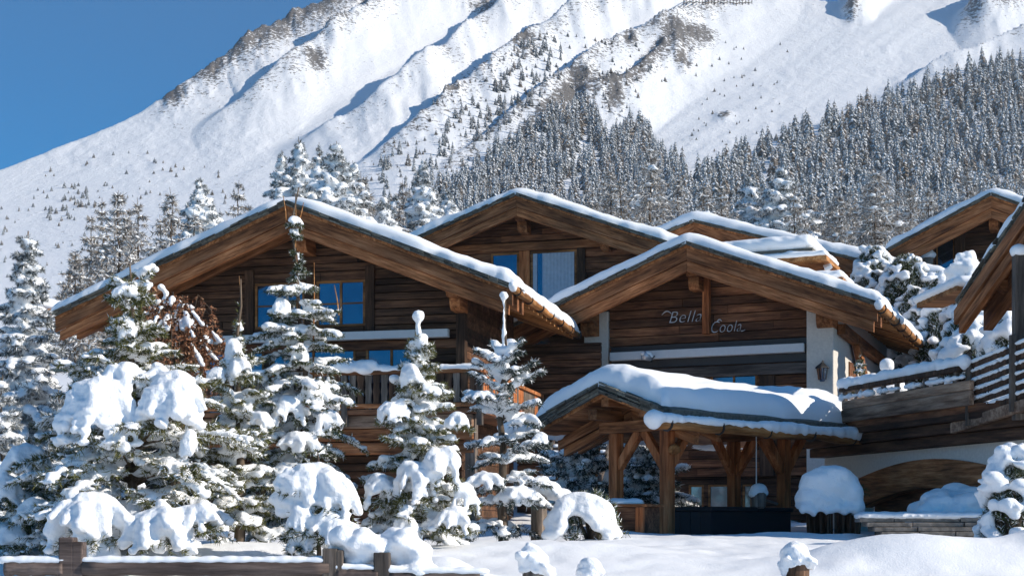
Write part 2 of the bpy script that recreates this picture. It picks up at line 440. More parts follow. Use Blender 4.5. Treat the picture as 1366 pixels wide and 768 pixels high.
def gable_roof(root, zr, p, ul, ur, v0, v1, H, rafters, deck=.12, sd=0, lip=.14, sl=.13, layers=4, fascia_h=.34, shingles=True, mats=('beam_x', 'beam_x')):
    """deck, slate edge, snow and the rafters of the front overhang; zr is the top of the slate at the ridge"""
    def line(u, o): return (u, zr-o-p*abs(u))
    d = MB(); d.prism([line(ul, sl), line(0, sl), line(ur, sl), line(ur, sl+deck), line(0, sl+deck), line(ul, sl+deck)], v0+.06, v1-.04)
    roof = d.build('roof', M['beam_y'], root)
    s = MB(); s.prism([line(ul-.08, .02), line(0, .02), line(ur+.08, .02), line(ur+.08, sl), line(0, sl), line(ul-.08, sl)], v0-.0, v1)
    if shingles:
        r = random.Random(sd)
        for side, lim in ((-1, -ul), (1, ur)):
            t = .02
            while t < lim:
                w = r.uniform(.16, .34); t1 = min(t+w, lim)
                for k in range(layers):
                    ov = r.uniform(.02, .12)+.012*k; th = r.uniform(.026, .045); zo = .125-.034*k+(.034*(layers-4) if layers > 4 else 0)+r.uniform(-.012, .012)
                    s.prism([(side*t, zr-zo-p*t+th-.04), (side*t1, zr-zo-p*t1+th-.04), (side*t1, zr-zo-p*t1-.04), (side*t, zr-zo-p*t-.04)], v0-ov, v0+.004+.003*k)
                t = t1+r.uniform(.0, .012)
    s.build('slate_edge', M['shingle'], roof)
    roof_snow('snow', roof, zr, p, ul-lip, ur+lip, v0-.03, v1+.05, H, seed=sd*1.7)
    for j, (v, h, th) in enumerate(rafters):
        off = sl+deck+.004
        for side, lim in ((-1, -ul), (1, ur)):
            m = MB()
            top = fascia_h if j == 0 else h
            e0 = .0
            m.prism([(side*e0, zr-off-p*e0), (side*lim, zr-off-p*lim), (side*lim, zr-off-p*lim-top), (side*e0, zr-off-p*e0-top)], v, v+th)
            if j == 0 and h > fascia_h:
                m.prism([(side*e0, zr-off-p*e0-top-.012), (side*(lim-.12), zr-off-p*(lim-.12)-top-.012), (side*(lim-.12), zr-off-p*(lim-.12)-h), (side*e0, zr-off-p*e0-h)], v+.06, v+th+.1)
            m.build('rafter', M['rake_left' if side < 0 else 'rake_right'], root, bevel=.012)
    return roof

def wall(root, name, u0, u1, z0, z1, v, openings=(), roofline=None, h=.23, mat='log', th=.16, sd=1, back=True):
    """timber courses with real openings"""
    r = random.Random(sd); m = MB()
    zs = [z0]
    while zs[-1] < z1-.05: zs.append(min(zs[-1]+h, z1))
    for o in openings:
        for q in (o[2], o[3]):
            i = min(range(len(zs)), key=lambda i: abs(zs[i]-q))
            if abs(zs[i]-q) < h*.5 and 0 < i < len(zs)-1: zs[i] = q
            else: zs.append(q); zs.sort()
    for za, zb in zip(zs[:-1], zs[1:]):
        if zb-za < .01: continue
        a, b = u0, u1
        if roofline:
            lim = (roofline[0]-zb)/roofline[1]
            if lim <= .1: continue
            a, b = max(a, -lim), min(b, lim)
        segs = [(a, b)]
        for o in openings:
            if o[2] < zb-.005 and o[3] > za+.005:
                segs = [q for (x, y) in segs for q in ((x, min(y, o[0])), (max(x, o[1]), y)) if q[1]-q[0] > .03]
        for x, y in segs:
            c = x
            while c < y-.02:
                e = min(y, c+r.uniform(2.2, 4.6))
                if y-e < .5: e = y
                j = r.uniform(-.035, .03)
                m.box(c, e-.006, v+j, v+th, za+.014, zb-.010)
                c = e
    o = m.build(name, M[mat], root, bevel=.012)
    return o
def backing(parent, u0, u1, z0, z1, v, roofline=None):
    m = MB()
    if roofline:
        zr, p = roofline
        pts = [(u0, z0), (u1, z0), (u1, max(z0+.1, min(z1, zr-p*abs(u1)))), (0, min(z1, zr)), (u0, max(z0+.1, min(z1, zr-p*abs(u0))))]
        m.prism(pts, v, v+.06)
    else: m.box(u0, u1, v, v+.06, z0, z1)
    return m.build('shade_backing', M['dark_gap'], parent)  # added dark sheet, painted as the shade behind board gaps and openings
def window(root, u0, u1, z0, z1, v, cols=2, rows=2, mat='frame', fw=.07, pane='glass', label=None):
    m = MB()
    m.box(u0, u1, v-.02, v+.08, z0, z0+fw); m.box(u0, u1, v-.02, v+.08, z1-fw, z1)
    m.box(u0, u0+fw, v-.02, v+.08, z0+fw, z1-fw); m.box(u1-fw, u1, v-.02, v+.08, z0+fw, z1-fw)
    for i in range(1, cols):
        c = u0+(u1-u0)*i/cols; m.box(c-.035, c+.035, v-.008, v+.07, z0+fw, z1-fw)
    for i in range(1, rows):
        c = z0+(z1-z0)*i/rows; m.box(u0+fw, u1-fw, v-.0, v+.06, c-.022, c+.022)
    w = m.build('window', M[mat], root, bevel=.006)
    if label: w['label'] = label
    for i in range(cols):
        a = u0+(u1-u0)*i/cols; b = u0+(u1-u0)*(i+1)/cols
        g = MB(); g.box(a+.03, b-.03, v+.03, v+.045, z0+.03, z1-.03); g.build('pane', M[pane], w)
    return w
def bracket(root, u, v0, v1, ztop, w=.24, name='bracket', mat='beam_y', steps=3, hh=.26):
    """carved corbel: stacked timbers stepping back to the wall"""
    m = MB()
    for k in range(steps):
        f = k/steps
        a = v0+(v1-v0)*f*.75; zt = ztop-hh*k-.004*k
        prof = [(a, zt), (v1, zt), (v1, zt-hh), (a+.16, zt-hh), (a+.05, zt-hh*.72), (a, zt-hh*.35)]
        vs = [(u-w/2, y, z) for y, z in prof]+[(u+w/2, y, z) for y, z in prof]; n = len(prof)
        m.add(vs, [list(range(n)), list(range(2*n-1, n-1, -1))]+[(i, i+n, (i+1) % n+n, (i+1) % n) for i in range(n)])
    return m.build(name, M[mat], root, bevel=.012)
def gutter(root, u, v0, v1, z, r=.11, snow_r=.13, name='gutter', sd=0, blob=True, mat='orange_y'):
    rr = random.Random(sd)
    m = MB(); n = 12
    vs = np.linspace(v0, v1, n)
    m.tube([(u+rr.uniform(-.015, .015), q, z+rr.uniform(-.02, .02)) for q in vs], [r*rr.uniform(.9, 1.1) for _ in vs], 10)
    g = m.build(name, M[mat], root, smooth=True)
    k = max(3, int((v1-v0)/1.3))
    for i in range(k):
        s = MB(); q = v0+.4+(v1-v0-.6)*i/(k-1)
        t = [(u+(r+.014)*math.cos(a), q, z+(r+.014)*math.sin(a)) for a in np.linspace(-2.6, 1.7, 9)]
        for a, b in zip(t[:-1], t[1:]): s.beam(a, b, .05, .012, (0, 1, 0))
        s.build('strap', M['black'], g)
    e = []
    L = int((v1-v0)/.12)
    for i in range(L+1):
        q = v0+(v1-v0)*i/L
        sr = snow_r*(1+.75*float(fbm(np.array([q*1.1+sd]), np.array([sd*.7]), 2)[0]))
        e.append(((u+rr.uniform(-.03, .03), q, z+r*.75), (sr, .14, sr*.78)))
    if blob: b_ = min(.2, snow_r*1.05); e.append(((u+.0, v0-.02, z+.07), (b_, b_, b_*.95))); e.append(((u, v0-.01, z+.0), (b_*.8, b_*.8, b_*.8)))
    snow_blob('snow', e, .045, g, M['snow'], 6, wob=.015)
    return g
# ================================================================ left chalet
f = Frame(382, 266, 40, 13); zb = gz(f.X0, f.Y0)-.3
r = f.root('chalet', zb, 'large dark timber chalet with blue windows and carved balcony, behind the young firs', 'chalet')
p = .40; fv = 1.9
ur = f.hit(683, 385, 0)[0]; ul = f.hit(72, 402, 0)[0]
V1 = f.depth(768, ur)
roof = gable_roof(r, f.zr, p, ul, ur, 0, V1, .27, [(.06, .62, .10), (.66, .40, .22), (1.25, .40, .22)], sd=3)
gutter(roof, ur+.06, -.12, V1+.2, f.zr-p*ur-.16, sd=2)
rl = (f.zr-.2, p)
wl = -6.1; wr = f.hit(612, 440, fv)[0]
def rect(x0, x1, y0, y1, v):
    a, zt = f.hit(x0, y0, v); b, zb_ = f.hit(x1, y1, v)
    zt2 = f.hit(x1, y0, v)[1]; zb2 = f.hit(x0, y1, v)[1]
    return (a, b, (zb_+zb2)/2, (zt+zt2)/2)
w1 = rect(340, 406, 377, 438, fv); w2 = rect(422, 487, 367, 434, fv)
w2 = (w2[0], w2[1], w1[2], w1[3])
lo = [rect(275, 352, 464, 512, fv), rect(362, 474, 462, 510, fv), rect(488, 556, 459, 508, fv)]
zt = lo[1][3]; lo = [(a, b, zt-2.0, zt) for a, b, *_ in lo]
wall(r, 'wall', wl, wr, 2.6, f.zr-.3, fv, [w1, w2]+lo, rl, sd=5)
backing(r, wl+.05, wr-.05, .0, f.zr, fv+.14, rl)
window(r, *w1, fv+.02); window(r, *w2, fv+.02)
for i, w in enumerate(lo): window(r, *w, fv+.02, cols=2, rows=1)
for w in (w1, w2):                                   # posts beside the windows
    MB().box(w[1]+.02, w[1]+.3, fv-.07, fv+.1, w[2]-.3, min(w[3]+.4, rl[0]-p*abs(w[1]+.3))).build('wall_post', M['dark_z'], r, bevel=.012)
MB().box(w1[0]-.3, w1[0]-.02, fv-.07, fv+.1, w1[2]-.3, w1[3]+.4).build('wall_post', M['dark_z'], r, bevel=.012)
# awning cassettes
a, zt = f.hit(268, 452, fv-.3); b, zt2 = f.hit(597, 434, fv-.3)
MB().box(a, b, fv-.3, fv-.06, (zt+zt2)/2-.24, (zt+zt2)/2).build('awning_box', M['white'], r, bevel=.02)
zA = (zt+zt2)/2
MB().box(wl, wr+.1, fv-.05, fv+.05, zA-.52, zA-.26).build('beam', M['log_red'], r, bevel=.015)
# corner post, side wall and the recess below the right eave
MB().box(wr-.05, wr+.22, fv-.14, fv+.16, 2.2, rl[0]-p*wr-.1).build('corner_post', M['dark_z'], r, bevel=.015)
m = MB(); z = .0
rr = random.Random(4)
while z < rl[0]-p*wr-.1:
    m.box(wr-.06+rr.uniform(-.02, .02), wr+.1, fv+.18, V1-1, z+.006, z+.225); z += .23
m.build('side_wall', M['log'], r, bevel=.012)
for u, pr in ((0, .0), (f.hit(596, 380, .3)[0], .1), (-f.hit(596, 380, .3)[0], .1)):
    zt = f.zr-.2-p*abs(u)-.02
    bracket(r, u, .2, fv+.1, zt-.06, .3, 'purlin', hh=.32, mat='beam_y', steps=3)
rr = random.Random(8)
v = fv+.3
while v < V1-.2:                                     # rafter tails under the right eave
    MB().prism([(wr+.1, f.zr-.22-p*(wr+.1)), (ur-.02, f.zr-.22-p*(ur-.02)), (ur-.02, f.zr-.36-p*(ur-.02)), (wr+.1, f.zr-.42-p*(wr+.1))], v, v+.16).build('rafter', M['rafter'], r, bevel=.012)
    v += .62
wall(r, 'wall', wr+.12, f.hit(802, 500, V1-.6)[0], zb, f.zr-p*ur-.5, V1-.6, [], None, sd=77)
backing(r, wr+.15, f.hit(800, 500, V1-.6)[0], zb, f.zr-p*ur-.5, V1-.5)
# balcony
bv = .35
bu0 = f.hit(232, 500, bv)[0]; bu1, bz = f.hit(640, 497, bv); zr_ = f.hit(500, 497, bv)[1]; zfl = zr_-1.0
bvd = f.depth(722, bu1)
m = MB(); m.box(bu0, bu1+.06, bv, fv-.02, zfl-.16, zfl-.02); m.box(wr+.13, bu1+.06, fv-.02, bvd, zfl-.16, zfl-.02)
bal = m.build('balcony', M['log_red'], r)
m = MB()
m.box(bu0, bu1+.05, bv-.07, bv+.12, zr_-.05, zr_+.06)
m.box(bu1-.10, bu1+.09, bv+.122, bvd, zr_-.05, zr_+.06)
m.box(bu0, bu1+.03, bv-.03, bv+.06, zfl+.02, zfl+.14); m.box(bu1-.05, bu1+.045, bv+.062, bvd, zfl+.02, zfl+.14)
m.build('handrail', M['beam_x'], bal, bevel=.012)
def baluster(mb, along, c, z0, z1, off, w):
    """a board with a carved waist"""
    n = 9; prof = [w/2*(1 if t < .12 or t > .88 else .62+.38*abs(math.cos(math.pi*2*(t-.12)/.76))) for t in np.linspace(0, 1, n)]
    zz = np.linspace(z0, z1, n)
    poly = [(c+a, q) for a, q in zip(prof, zz)]+[(c-a, q) for a, q in zip(prof[::-1], zz[::-1])]
    if along: mb.prism(poly, off, off+.035)
    else:
        k = len(poly)
        vs = [(off, x, q) for x, q in poly]+[(off+.035, x, q) for x, q in poly]
        mb.add(vs, [list(range(k)), list(range(2*k-1, k-1, -1))]+[(i, i+k, (i+1) % k+k, (i+1) % k) for i in range(k)])
c = bu0+.1
while c < bu1-.1:
    m = MB(); baluster(m, True, c, zfl+.0, zr_-.055, bv+.01, .205); m.build('baluster', M['dark_z' if rr.random() < .6 else 'grey_z'], bal)  # darker boards than the side row, shade of the front put into colour
    c += .232
c = bv+.2
while c < bvd-.05:
    m = MB(); baluster(m, False, c, zfl+.0, zr_-.055, bu1-.02, .225); m.build('baluster', M['grey_z' if rr.random() < .5 else 'beam_z'], bal)  # warm boards mixed in, painting the sunlight on this side
    c += .235
for u_, v_ in ((bu1, bv+.02), (bu1, bvd), (bu0+2.6, bv+.02), (bu0+5.2, bv+.02)):
    MB().box(u_-.08, u_+.08, v_-.085, v_+.085, zfl-.5, zr_-.06).build('post', M['grey_z'], bal, bevel=.01)
e = []
L = 60
for i in range(L):
    e.append(((bu0+(bu1-bu0)*i/(L-1), bv+.02, zr_+.1), (.15, .14, .10+.03*rr.random())))
for i in range(18): e.append(((bu1-.0, bv+.02+(bvd*.62-bv)*i/17, zr_+.09), (.13, .22, .09+.03*rr.random())))
u_, z_ = f.hit(474, 492, bv)
for q in range(12): e.append(((u_+rr.uniform(-.4, .42), bv-.02+rr.uniform(-.1, .1), z_+rr.uniform(-.1, .12)), (.26, .2, .17)))
snow_blob('snow', e, .05, bal, M['snow'], 3, wob=.02)
# log beams below the balcony and the dark ground floor
for i, (hh, o_) in enumerate(((.36, 0), (.34, .08), (.34, .16))):
    m = MB(); m.box(bu0, bu1-.25, bv+.12+o_, bv+.5+o_, zfl-.17-.37*i-hh, zfl-.175-.37*i); m.build('beam', M['stained' if i == 0 else 'beam_x'], r, bevel=.03)
wall(r, 'wall', bu0, wr+.1, zb, 2.6, fv+.02, [], None, sd=9, mat='log')
MB().box(bu1-.5, bu1-.2, bv+.3, bv+.6, zb, zfl-.16).build('post', M['grey_z'], r, bevel=.02)
for u_ in (bu0+.8, bu0+4):
    MB().box(u_, u_+.3, bv+.3, bv+.6, zb, zfl-1.2).build('post', M['dark_z'], r, bevel=.02)
# rafter log reaching out at the far left, with its own cap
u_, z_ = f.hit(62, 418, 3.2)
MB().beam((u_, 2.6, z_), (u_+.9, 5.2, z_+.04), .3, .26).build('beam_end', M['orange_y'], r, bevel=.02)
snow_blob('snow', [((u_+.1+.05*i, 2.55+.3*i, z_+.26), (.27, .26, .2)) for i in range(5)], .05, r, M['snow'], 3)

# ================================================================ middle chalet behind
f = Frame(688, 256, 60, 15); zb = gz(f.X0, f.Y0+2)-.3
r = f.root('chalet', zb, 'timber chalet with curtained window, its gable rising between the two front chalets', 'chalet')
p = .37; fv = 1.8
ul = f.hit(520, 310, 0)[0]; ur = f.hit(905, 325, 0)[0]+.8
gable_roof(r, f.zr, p, ul, ur, 0, 11, .34, [(.06, .72, .12), (.9, .45, .25)], sd=11, fascia_h=.36)
rl = (f.zr-.2, p)
wl, wr = ul+1.3, ur-1.5
w1 = rect(708, 769, 334, 402, fv); w2 = rect(655, 692, 336, 402, fv)
w2 = (w2[0], w2[1], w1[2], w1[3])
wall(r, 'wall', wl, wr, zb+3, f.zr-.3, fv, [w1, w2], rl, sd=15, mat='log_red', h=.27)
backing(r, wl+.05, wr-.05, zb, f.zr, fv+.3, rl)
window(r, *w1, fv+.02, cols=1, rows=1, fw=.09, label='big pale curtained window'); window(r, *w2, fv+.02, cols=1, rows=1, fw=.09)
cu = MB()                                            # curtain folds behind the big window's glass
n = 40; xs = np.linspace(w1[0]+.1, w1[1]-.1, n)
vs = [(x, fv+.005+.012*math.sin(i*1.9), z) for z in (w1[2]+.1, w1[3]-.1) for i, x in enumerate(xs)]
cu.add(vs, [(i, i+1, n+i+1, n+i) for i in range(n-1) if not 4 <= i <= 8])
cu.build('curtain', M['curtain'], r, smooth=True)
MB().box(wl, wr, fv-.16, fv+.08, w1[3]+.05, w1[3]+.38).build('beam', M['beam_x'], r, bevel=.02)
MB().box(w2[1]+.03, w1[0]-.03, fv-.1, fv+.1, w1[2]-.6, w1[3]+.04).build('wall_post', M['beam_z'], r, bevel=.02)
MB().box(w1[1]+.03, w1[1]+.4, fv-.1, fv+.1, w1[2]-.6, w1[3]+.04).build('wall_post', M['dark_z'], r, bevel=.02)
bracket(r, 0, .5, fv+.1, f.zr-.62, .42, 'purlin', hh=.42, steps=2)
for s in (-1, 1): bracket(r, s*3.6, .35, fv+.1, f.zr-.25-p*3.6, .36, 'purlin', hh=.4, steps=2)

# ================================================================ right chalet with the lettering
f = Frame(915, 320, 46, 23); zb = gz(f.X0, f.Y0)-.3
r = f.root('chalet', zb, 'timber chalet with silver lettering on its gable and pale rendered corners, behind the snowy pavilion', 'chalet')
p = .385; fv = 1.7
ur = f.hit(1170, 400, 0)[0]; ul = -ur-.1
V1 = f.depth(1243, ur)
roof = gable_roof(r, f.zr, p, ul, ur, 0, V1, .30, [(.06, .74, .12), (.75, .46, .24)], sd=21, fascia_h=.38)
gutter(roof, ur+.08, -.15, V1*.98, f.zr-p*ur-.2, r=.14, snow_r=.15, sd=12)
rl = (f.zr-.2, p)
wl = f.hit(813, 450, fv)[0]; wr = f.hit(1077, 450, fv)[0]
zfl = 1.6
w1 = rect(948, 1010, 490, 545, fv); w1 = (w1[0], w1[1], w1[3]-1.7, w1[3])
w0 = (w1[0]-2.4, w1[0]-.35, w1[2], w1[3])
wall(r, 'wall', wl, wr, zfl, f.zr-.3, fv, [w1, w0], rl, sd=25, mat='log_red', h=.3)
backing(r, wl+.05, wr-.05, zb, f.zr, fv+.25, rl)
window(r, *w1, fv+.02, cols=2, rows=1); window(r, *w0, fv+.02, cols=2, rows=1)
a, zt = f.hit(813, 470, fv-.34); b, zt2 = f.hit(1072, 457, fv-.34); za = (zt+zt2)/2
MB().box(a, b, fv-.34, fv-.06, za-.28, za).build('awning_box', M['white'], r, bevel=.02)
MB().box(a-.02, b+.15, fv-.13, fv-.03, za+.003, za+.2).build('awning_bracket', M['black'], r, bevel=.01)
MB().box(a-.02, b+.15, fv-.1, fv-.02, za-.56, za-.285).build('awning_bracket', M['black'], r, bevel=.01)
MB().box(wl, wr, fv-.18, fv+.05, za-.95, za-.6).build('beam', M['grey_x'], r, bevel=.02)
MB().box(w1[1]+.1, w1[1]+.6, fv-.12, fv+.08, zfl, za-.96).build('wall_post', M['dark_z'], r, bevel=.02)
g1 = [rect(x0, x1, 652, 690, fv) for x0, x1 in ((918, 938), (944, 984), (990, 1003))]
g1 = [(a_, b_, .15, 1.35) for a_, b_, *_ in g1]
wall(r, 'wall', wl, wr, zb, 1.6, fv+.05, g1, None, sd=29, mat='log', h=.3)
for q in g1: window(r, *q, fv+.08, cols=1, rows=1)
# king post and its strut
u_ = f.hit(942.5, 400, fv-.1)[0]; zk = f.hit(932, 446, fv-.1)[1]
MB().box(u_-.12, u_+.12, fv-.22, fv+.02, zk, rl[0]-p*abs(u_)-.05).build('king_post', M['beam_z'], r, bevel=.02)
bracket(r, 0, .5, fv-.2, rl[0]-.45, .36, 'purlin', hh=.4, steps=2)
# rendered corners
zc = f.hit(1092, 432, fv-.25)[1]
pr = f.hit(1112, 480, fv-.25)[0]
MB().box(wr+.02, pr, fv-.25, fv+.6, zb, rl[0]-p*pr-.15).build('corner_pillar', M['stucco'], r, bevel=.03)
pl = f.hit(779, 480, fv-.1)[0]
MB().box(pl, wl-.02, fv-.1, fv+.6, zb, rl[0]-p*abs(pl)-.12).build('corner_pillar', M['stucco'], r, bevel=.03)
sw = MB()
sw.prism([(pr-.5, zb), (pr-.02, zb), (pr-.02, rl[0]-p*pr), (pr-.5, rl[0]-p*(pr-.5))], fv+.605, V1-1.0)
sw.build('side_wall', M['stucco'], r)
# purlin heads resting on the corners
bracket(r, pr-.25, .5, fv+.5, rl[0]-p*pr-.12, .52, 'purlin', hh=.42, steps=2)
bracket(r, pl+.3, .5, fv+.5, rl[0]-p*abs(pl)-.12, .52, 'purlin', hh=.42, steps=2)
# sloping brace on the side wall and rafter tails
v = .5
while v < V1-.15:
    MB().prism([(pr-.3, f.zr-.25-p*(pr-.3)), (ur-.0, f.zr-.22-p*ur), (ur-.0, f.zr-.40-p*ur), (pr-.3, f.zr-.47-p*(pr-.3))], v, v+.2).build('rafter', M['rafter'], r, bevel=.015)
    v += .72
zz = rl[0]-p*pr-.55
MB().beam((pr+.15, fv+.3, zz-.4), (pr+.15, V1-2, zz-.55), .28, .34).build('wall_plate', M['beam_y'], r, bevel=.02)
MB().beam((pr+.2, fv+2.8, zz-.5), (pr+.2, fv+6.2, zz-2.7), .24, .34).build('brace', M['beam_y'], r, bevel=.02)
MB().box(pr-.02, pr+.03, fv+2.6, fv+3.9, zz-3.2, zz-1.2).build('shutter', M['log_red'], r)
# lettering
def letters(text, px0, px1, pyb, hpx):
    cu = bpy.data.curves.new('lettering', 'FONT'); cu.body = text; cu.shear = .32; cu.extrude = .012; cu.space_character = 1.08; cu.offset = -.022
    ob = bpy.data.objects.new('lettering', cu); C.objects.link(ob)
    dg = bpy.context.evaluated_depsgraph_get(); dg.update()
    me = bpy.data.meshes.new_from_object(ob.evaluated_get(dg)); bpy.data.objects.remove(ob)
    co = np.array([v.co[:] for v in me.vertices])
    u0, z0 = f.hit(px0, pyb, fv-.05); u1, _ = f.hit(px1, pyb, fv-.05); _, z1 = f.hit(px0, pyb-hpx, fv-.05)
    x = (co[:, 0]-co[:, 0].min())/np.ptp(co[:, 0]); y = co[:, 1]/co[:, 1].max()
    # swash: the capital's foot and head curl out to the left
    new = np.stack([u0+(u1-u0)*x, fv-.05-co[:, 2], z0+(z1-z0)*y], 1)
    me.vertices.foreach_set('co', new.astype(np.float32).reshape(-1)); me.materials.clear(); me.materials.append(M['letter']); me.update()
    o = link('lettering', me, r); o['label'] = 'silver letters reading '+text
    h = z1-z0; s = MB()
    if text == 'Bella':
        s.tube([(u0+.02+h*.9*t-h*.75, fv-.055, z1+h*(-.22+.30*math.sin(t*3.0))) for t in np.linspace(0, 1, 12)], [.01+.016*math.sin(math.pi*t) for t in np.linspace(0, 1, 12)], 6)
    else:
        s.tube([(u0+h*.5+h*.45*t, fv-.055, z1+h*(-.04+.20*math.sin(t*3.0))) for t in np.linspace(0, 1, 12)], [.01+.016*math.sin(math.pi*t) for t in np.linspace(0, 1, 12)], 6)
        s.build('swash', M['steel'], o, smooth=True); s = MB()
        s.tube([(u1+h*.35*t, fv-.055, z0+h*(.03+.12*t*t)) for t in np.linspace(0, 1, 8)], [.018*(1-t)+.006 for t in np.linspace(0, 1, 8)], 6)
    s.build('swash', M['steel'], o, smooth=True)
wall(r, 'wall', ul+.6, pl-.05, zb, f.zr-.3, fv+.35, [], rl, sd=27, mat='log', h=.3)
backing(r, ul+.65, pl-.1, zb, rl[0]-p*abs(ul+.65), fv+.48)
letters('Bella', 893, 936, 431, 15)
letters('Coola', 949, 989, 444, 15)
f3, fv3, za3 = f, fv, za
# things fixed to this chalet
u_, z_ = f.hit(868, 479, fv-.75); w = f.world(u_, fv-.75, z_)
t = thing('floodlight', (w[0], w[1], z_-.12), 'small snow dusted floodlight on a stalk under the long white awning box', 'lamp', None, -f.a); t['zb'] = 0.0
m = MB(); m.tube([(0, 0, 0), (0, .02, .12)], .03, 8); m.tube([(0, .02, .1), (0, .5, .3)], .025, 8); m.build('stalk', M['black'], t)
m = MB(); m.tube([(.02, -.02, .12), (-.1, -.14, .2), (-.2, -.22, .24)], [.07, .14, .17], 12); m.build('lamp_head', M['steel'], t, smooth=True)
snow_blob('snow', [((-.12, -.12, .3), (.2, .17, .09)), ((-.0, -.04, .22), (.12, .1, .07))], .03, t, M['snow'])
u_, z_ = f.hit(1097, 497, fv-.42); w = f.world(u_, fv-.42, z_)
t = thing('wall_lantern', (w[0], w[1], z_-.28), 'black metal wall lantern on the pale rendered corner pillar', 'lantern', None, -f.a)
m = MB(); m.tube([(0, 0, 0), (0, 0, .06), (0, 0, .07), (0, 0, .42)], [.07, .11, .12, .17], 6); m.build('glass_body', M['glass'], t)
m = MB(); m.tube([(0, 0, .42), (0, 0, .47), (0, 0, .56), (0, 0, .62)], [.24, .22, .1, .03], 6)
for k in range(6):
    a_ = k*math.pi/3; m.tube([(.12*math.cos(a_), .12*math.sin(a_), .06), (.175*math.cos(a_), .175*math.sin(a_), .43)], .014, 4)
m.build('lantern_frame', M['black'], t)
m = MB(); m.tube([(0, 0, .6), (0, .08, .68), (0, .18, .6), (0, .2, .4)], .02, 6); m.build('wall_arm', M['black'], t)

# ================================================================ long roof behind on the right
f = Frame(925, 292, 66, 24); zb = gz(f.X0, f.Y0+2)-1
r = f.root('chalet', zb, 'chalet behind with a long low snowy roof sloping down to the right', 'chalet')
p = .315; fv = 1.6
ul = f.hit(894, 306, 0)[0]-1.6; ur = f.hit(1285, 362, 0)[0]
gable_roof(r, f.zr, p, ul, ur, 0, 9, .42, [(.06, 1.1, .14), (.8, .7, .26)], sd=31, fascia_h=.5)
wall(r, 'wall', ul+.8, ur-1.4, zb, f.zr-.3, fv, [], (f.zr-.2, p), sd=35, mat='log_red', h=.3)
backing(r, ul+.9, ur-1.5, zb, f.zr, fv+.14, (f.zr-.2, p))

# ================================================================ stepped chimney on the lettered chalet's roof
Yc = 55.0
w = P(1075, 400, Yc); t = thing('chimney', (w[0], w[1], w[2]-1), 'low broad timber chimney with tiers of snow, on the lettered chalet roof', 'chimney', None, -math.radians(23))
def lz(py): return (HY-py)/F*Yc-(w[2]-1)
k = Yc/F
m = MB(); m.box(-1.2, .7, -.0, 2.2, 0, lz(340)); m.box(-3.0, .5, .1, 2.4, 0, lz(338)); m.build('chimney_body', M['beam_x'], t, bevel=.02)
m = MB(); m.box(-4.0, .35, -.5, 2.6, lz(339), lz(334)); m.build('cap', M['shingle'], t)
m = MB(); m.box(-2.3, .9, -.6, 2.3, lz(352), lz(346)); m.box(.4, 1.5, -.5, 2, lz(381), lz(376)); m.build('ledge', M['orange_y'], t)
rr = random.Random(5)
e = [((x, y, lz(325)), (.42, .42, .32)) for x in np.linspace(-3.6, .0, 16) for y in np.linspace(-.2, 2.3, 9)]
e += [((x, y, lz(342.5)), (.22, .25, .15)) for x in np.linspace(-2.2, .75, 18) for y in np.linspace(-.45, 2, 9)]
e += [((x, y, lz(371)), (.24, .25, .19)) for x in np.linspace(.55, 1.3, 8) for y in np.linspace(-.4, 1.8, 8)]
snow_blob('snow', e, .08, t, M['snow'], 4, wob=.04)
m = MB(); m.tube([(.75, -.1, lz(361)), (1.0, -.1, lz(357))], [.16, .1], 10); m.build('flue', M['steel'], t)

# ================================================================ back chalet at the right
f = Frame(1322, 256, 62, 24); zb = gz(f.X0, f.Y0)-2
r = f.root('chalet', zb, 'timber chalet with a blue corner window, its gable at the right behind the snowy shrubs', 'chalet')
p = .47; fv = 2.0
ul = f.hit(1185, 338, 0)[0]; ur = 6.5
gable_roof(r, f.zr, p, ul, ur, 0, 10, .34, [(.06, .85, .12), (.75, .6, .25)], sd=41, fascia_h=.42)
rl = (f.zr-.2, p)
wl = f.hit(1247, 350, fv)[0]
w1 = rect(1249, 1273, 318, 360, fv)
wall(r, 'wall', wl, ur-1.5, zb+2, f.zr-.3, fv, [w1], rl, sd=45, mat='log', h=.28)
backing(r, wl+.05, ur-1.6, zb, f.zr, fv+.14, rl)
window(r, *w1, fv+.02, cols=1, rows=1, fw=.06)
MB().box(w1[1]+.02, w1[1]+.5, fv-.1, fv+.1, zb+2, rl[0]-p*abs(w1[1])).build('wall_post', M['dark_z'], r, bevel=.02)
bracket(r, 0, .5, fv+.1, f.zr-.6, .4, 'purlin', hh=.4, steps=2)
w = f.world(*(lambda q: (q[0], 1.0, q[1]))(f.hit(1238, 345, 1.0)))
t = thing('garden_lantern', (w[0], w[1], w[2]-.5), 'stubby pale stone lantern standing beside the blue corner window', 'lantern')
m = MB(); m.tube([(0, 0, 0), (0, 0, .1), (0, 0, .12), (0, 0, .6)], [.3, .3, .22, .26], 8); m.build('lantern_body', M['stone'], t)
snow_blob('snow', [((0, 0, .66), (.38, .36, .2)), ((0, 0, .8), (.24, .24, .16))], .05, t, M['snow'])

# ================================================================ near house at the right edge
f = Frame(1398, 205, 25.4, 86)
f.zr = 6.45
zb = gz(10, 30)-.4
r = f.root('chalet', zb, 'near dark chalet cut off by the right edge, its snowy eave above the terrace', 'chalet')
A_ = P(1282, 398, 30.0)
